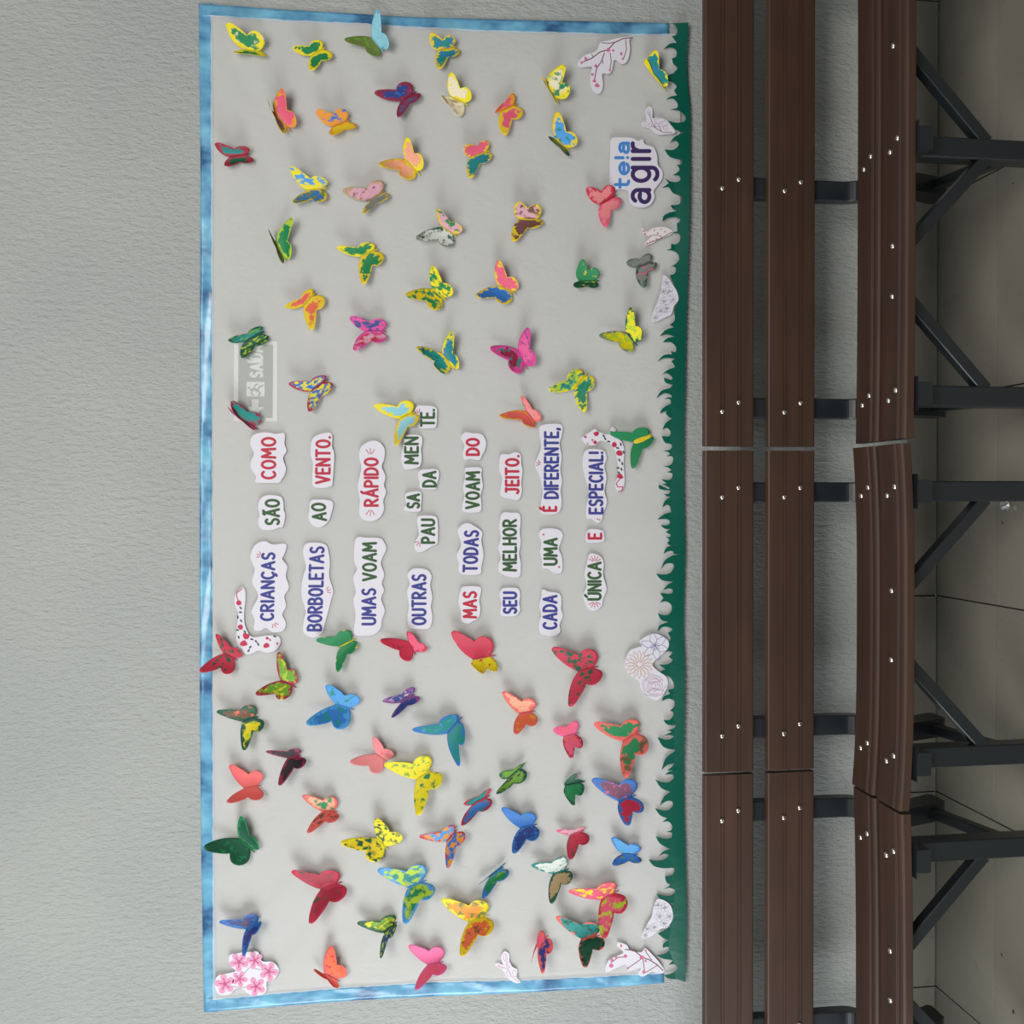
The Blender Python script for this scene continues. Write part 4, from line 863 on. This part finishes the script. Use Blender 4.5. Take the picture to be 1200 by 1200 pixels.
BF('M', (252, 215), (322, 248), ((212, 82), (388, 215)), ((92, 342), (308, 358)), ('red', 'red', 'dgreen'), ('red', 'red', 'dgreen'), 'red butterfly with green dabs crossing the left blue strip below the rose garland', thr=.2, acc=.02)
BF('M', (655, 405), (735, 440), ((645, 210), (775, 370)), ((485, 502), (685, 540)), ('crimson', 'pea', 'lime'), ('crimson', 'pea', 'yellow'), 'crimson butterfly with olive-green paint below the word CRIANÇAS', thr=.18)
BF('M', (1072, 165), (1150, 125), ((912, 115), (1120, 48)), ((1060, 340), (1195, 168)), ('yellow', 'green'), ('yellow', 'green'), 'deep green butterfly with ragged yellow rim touching the BORBOLETAS card', thr=-.15)
BF('M', (1042, 572), (1135, 598), ((990, 438), (1215, 530)), ((845, 712), (1110, 745)), ('sky', 'sky', 'teal'), ('sky', 'blue', 'teal'), 'sky-blue butterfly with faint green touches left of the small purple one', acc=-.02)
BF('M', (388, 695), (468, 668), ((215, 618), (460, 580)), ((402, 890), (540, 722)), ('dgreen', 'brown', 'dorange'), ('dgreen', 'yellow', 'lime'), 'green butterfly with a rust streak and a bright yellow streak near the left blue strip', thr=.3)
BF('M', (702, 950), (770, 935), ((560, 900), (785, 885)), ((652, 1138), (835, 985)), ('maroon', 'black', 'plum'), ('maroon', 'black'), 'wine-red and black butterfly in the lower left quarter', thr=.16)
BF('P', (265, 95), (322, 85), ((203, -13), (350, 25)), ((193, 162), (350, 145)), ('coral', 'coral', 'rose'), ('coral', 'coral'), 'plain coral butterfly beside the left blue strip')
BF('N', (350, 132), (388, 198), ((362, 65), (488, 185)), ((160, 130), (340, 275)), ('red', 'rose'), ('red', 'red', 'crimson'), 'plain red butterfly just below the word OUTRAS')
BF('N', (808, 258), (922, 235), ((668, 62), (932, 110)), ((868, 352), (985, 330)), ('coral', 'red'), ('red', 'yellow', 'red'), 'red butterfly with a lemon yellow folded wing below the word MAS', thr=-.1)
BF('N', (302, 560), (372, 517), ((180, 540), (385, 448)), ((248, 662), (435, 540)), ('purple', 'navy', 'lpink'), ('purple', 'navy'), 'small purple and navy butterfly in the middle of the lower half', thr=.15)
BF('N', (628, 775), (700, 690), ((390, 745), (655, 645)), ((708, 1000), (755, 795)), ('blue', 'teal', 'sky'), ('blue', 'teal'), 'large blue-green butterfly with two long bent wings in the middle of the lower half', thr=.1)
BF('N', (125, 922), (180, 962), ((118, 805), (252, 925)), ((-52, 982), (138, 1065)), ('salmon', 'salmon', 'coral'), ('salmon', 'salmon'), 'pale salmon-pink butterfly beside the big speckled yellow one')
BF('N', (410, 1102), (490, 1050), ((195, 988), (495, 935)), ((430, 1345), (600, 1095)), ('yellow', 'yellow', 'pea'), ('yellow', 'yellow', 'green'), 'big yellow butterfly speckled with small green and dark marks', thr=.2, acc=-.02)
BF('N', (1132, 640), (1212, 625), ((1025, 485), (1245, 545)), ((1108, 780), (1260, 705)), ('coral', 'peach', 'dorange'), ('coral', 'dorange', 'orange'), 'orange butterfly below the space between SEU and CADA', thr=.2)
BF('O', (345, 342), (448, 315), ((175, 175), (472, 195)), ((298, 582), (520, 385)), ('red', 'red', 'dgreen'), ('red', 'red', 'dgreen'), 'large red butterfly with smudged green marks below the word CADA', thr=.2, acc=.0)
BF('O', (245, 800), (322, 780), ((180, 740), (342, 690)), ((298, 948), (385, 855)), ('pink', 'rose'), ('crimson', 'rose', 'coral'), 'small plain pink butterfly below the large red one')
BF('O', (662, 832), (752, 775), ((470, 702), (762, 680)), ((685, 1080), (850, 870)), ('coral', 'green'), ('coral', 'green', 'brown'), 'large salmon-orange butterfly with green paint near the grass edging', thr=.22)
BF('R', (505, 92), (575, 65), ((365, -35), (602, -25)), ((555, 225), (652, 130)), ('blue', 'plum', 'rose'), ('blue', 'red'), 'blue-rimmed butterfly with pinkish-red wings close to the grass edging', thr=.22)
BF('R', (205, 5), (285, -15), ((262, -62), (302, -25)), ((250, 112), (312, 40)), ('dgreen', 'dgreen'), ('dgreen', 'green'), 'small all-dark-green butterfly left of the blue-rimmed one')
BF('P', (630, 205), (683, 203), ((545, 128), (695, 140)), ((568, 303), (706, 242)), ('coral', 'peach', 'green'), ('coral', 'coral', 'brown'), 'coral butterfly with dark and green streaks left of the yellow one with dark stripes', thr=.15, acc=.0)
BF('P', (242, 330), (295, 378), ((258, 232), (336, 370)), ((82, 378), (250, 464)), ('green', 'dgreen'), ('dgreen', 'dgreen', 'green'), 'dark green butterfly touching the left blue strip in the lower part', size=0.105)
BF('Q', (105, 300), (150, 345), ((110, 192), (255, 300)), ((-92, 330), (98, 440)), ('yellow', 'yellow', 'dgreen'), ('yellow', 'gold', 'dgreen'), 'yellow butterfly with dark green and red-brown stripes', thr=.2, acc=.02)
BF('P', (625, 568), (698, 542), ((496, 482), (695, 485)), ((582, 725), (745, 595)), ('red', 'crimson', 'dgreen'), ('red', 'crimson', 'dgreen'), 'large crimson butterfly with faint dark spots in the lower left part', thr=.2, acc=-.06)
BF('P', (275, 755), (325, 728), ((155, 718), (312, 685)), ((266, 878), (344, 740)), ('blue', 'navy', 'brown'), ('blue', 'navy', 'plum'), 'blue butterfly with dark wing centres just above the pink blossom cluster', thr=.25)
BF('P', (640, 965), (692, 990), ((676, 838), (750, 965)), ((598, 955), (702, 1040)), ('coral', 'dorange', 'red'), ('dorange', 'coral'), 'red-orange butterfly near the bottom blue strip, nearest the pink blossom cluster')
BF('Q', (498, 315), (538, 268), ((350, 285), (528, 225)), ((510, 460), (606, 285)), ('red', 'orange', 'sky'), ('red', 'blue', 'orange'), 'butterfly with blue and orange-yellow patches and a thin red rim', thr=.06, acc=.06)
BF('Q', (640, 112), (712, 72), ((605, 92), (745, 20)), ((592, 225), (752, 118)), ('red', 'teal'), ('crimson', 'blue', 'teal'), 'raspberry-red butterfly with blue and teal middle, just right of the speckled yellow one', thr=.18)
BF('N', (1052, 1092), (1132, 1022), ((1005, 1050), (1175, 982)), ((985, 1200), (1185, 1095)), ('dgreen', 'pea', 'olive'), ('dgreen', 'pea', 'black'), 'mottled dark green butterfly in the lower middle, above the deep blue one', thr=.15)
BF('Q', (910, 242), (980, 225), ((815, 128), (992, 165)), ((878, 382), (1020, 292)), ('blue', 'blue', 'teal'), ('blue', 'navy', 'blue'), 'deep blue butterfly with a greenish shimmer, right of the lower middle')
BF('Q', (280, 575), (355, 545), ((120, 472), (370, 450)), ((270, 775), (436, 600)), ('sky', 'teal', 'lime'), ('sky', 'green', 'lime'), 'large blue butterfly with green and yellow paint in the lower middle', thr=.25, acc=.06)
BF('Q', (740, 515), (795, 475), ((688, 552), (828, 438)), ((710, 633), (852, 502)), ('blue', 'green'), ('blue', 'green', 'pea'), 'small butterfly with a narrow blue wing and a green wing', thr=.12)
BF('Q', (622, 770), (705, 740), ((480, 640), (720, 655)), ((588, 958), (764, 810)), ('yellow', 'orange', 'olive'), ('gold', 'dorange', 'brown'), 'large yellow-orange butterfly with a red and black patch', thr=.2, acc=-.04)
BF('Q', (148, 832), (198, 785), ((2, 772), (195, 732)), ((130, 968), (212, 815)), ('dgreen', 'pea', 'yellow'), ('dgreen', 'navy', 'lime'), 'dark green butterfly with yellow-green smears, above the bright pink one', thr=.22, acc=.0)
BF('Q', (390, 1010), (455, 998), ((292, 902), (475, 918)), ((330, 1150), (496, 1045)), ('pink', 'pink'), ('pink', 'rose'), 'plain bright pink butterfly just above the bottom blue strip')
BF('R', (230, 282), (288, 262), ((163, 252), (315, 238)), ((236, 416), (345, 310)), ('rose', 'lpink', 'green'), ('crimson', 'red', 'dgreen'), 'small red butterfly with a green eye spot, right of the deep blue one', thr=.2)
BF('R', (525, 388), (588, 390), ((475, 295), (630, 345)), ((482, 452), (634, 434)), ('blue', 'sky', 'pea'), ('navy', 'blue', 'olive'), 'small blue butterfly with yellow-green streaks next to the grass edging')
BF('R', (135, 500), (200, 478), ((22, 445), (205, 408)), ((130, 662), (250, 525)), ('teal', 'white', 'green'), ('dgreen', 'tan'), 'butterfly with a green and white wing and a tan wing rimmed dark green', thr=.12)
BF('R', (405, 645), (478, 605), ((233, 592), (472, 545)), ((426, 858), (560, 670)), ('rose', 'rose', 'yellow'), ('red', 'rose', 'lime'), 'large rose-red butterfly with yellow spots in the lower right part', thr=.2, acc=.02)
BF('R', (295, 865), (372, 850), ((163, 740), (390, 785)), ((318, 1022), (432, 900)), ('coral', 'teal', 'dgreen'), ('coral', 'dgreen', 'black'), 'dark teal butterfly with coral wing tips near the bottom grass edging', thr=0.0)
BF('R', (52, 905), (92, 860), ((14, 992), (62, 822)), ((80, 1055), (138, 905)), ('coral', 'rose'), ('coral', 'coral', 'navy'), 'small coral butterfly with a purple-blue patch above the bottom blue strip', thr=.2, acc=.06)
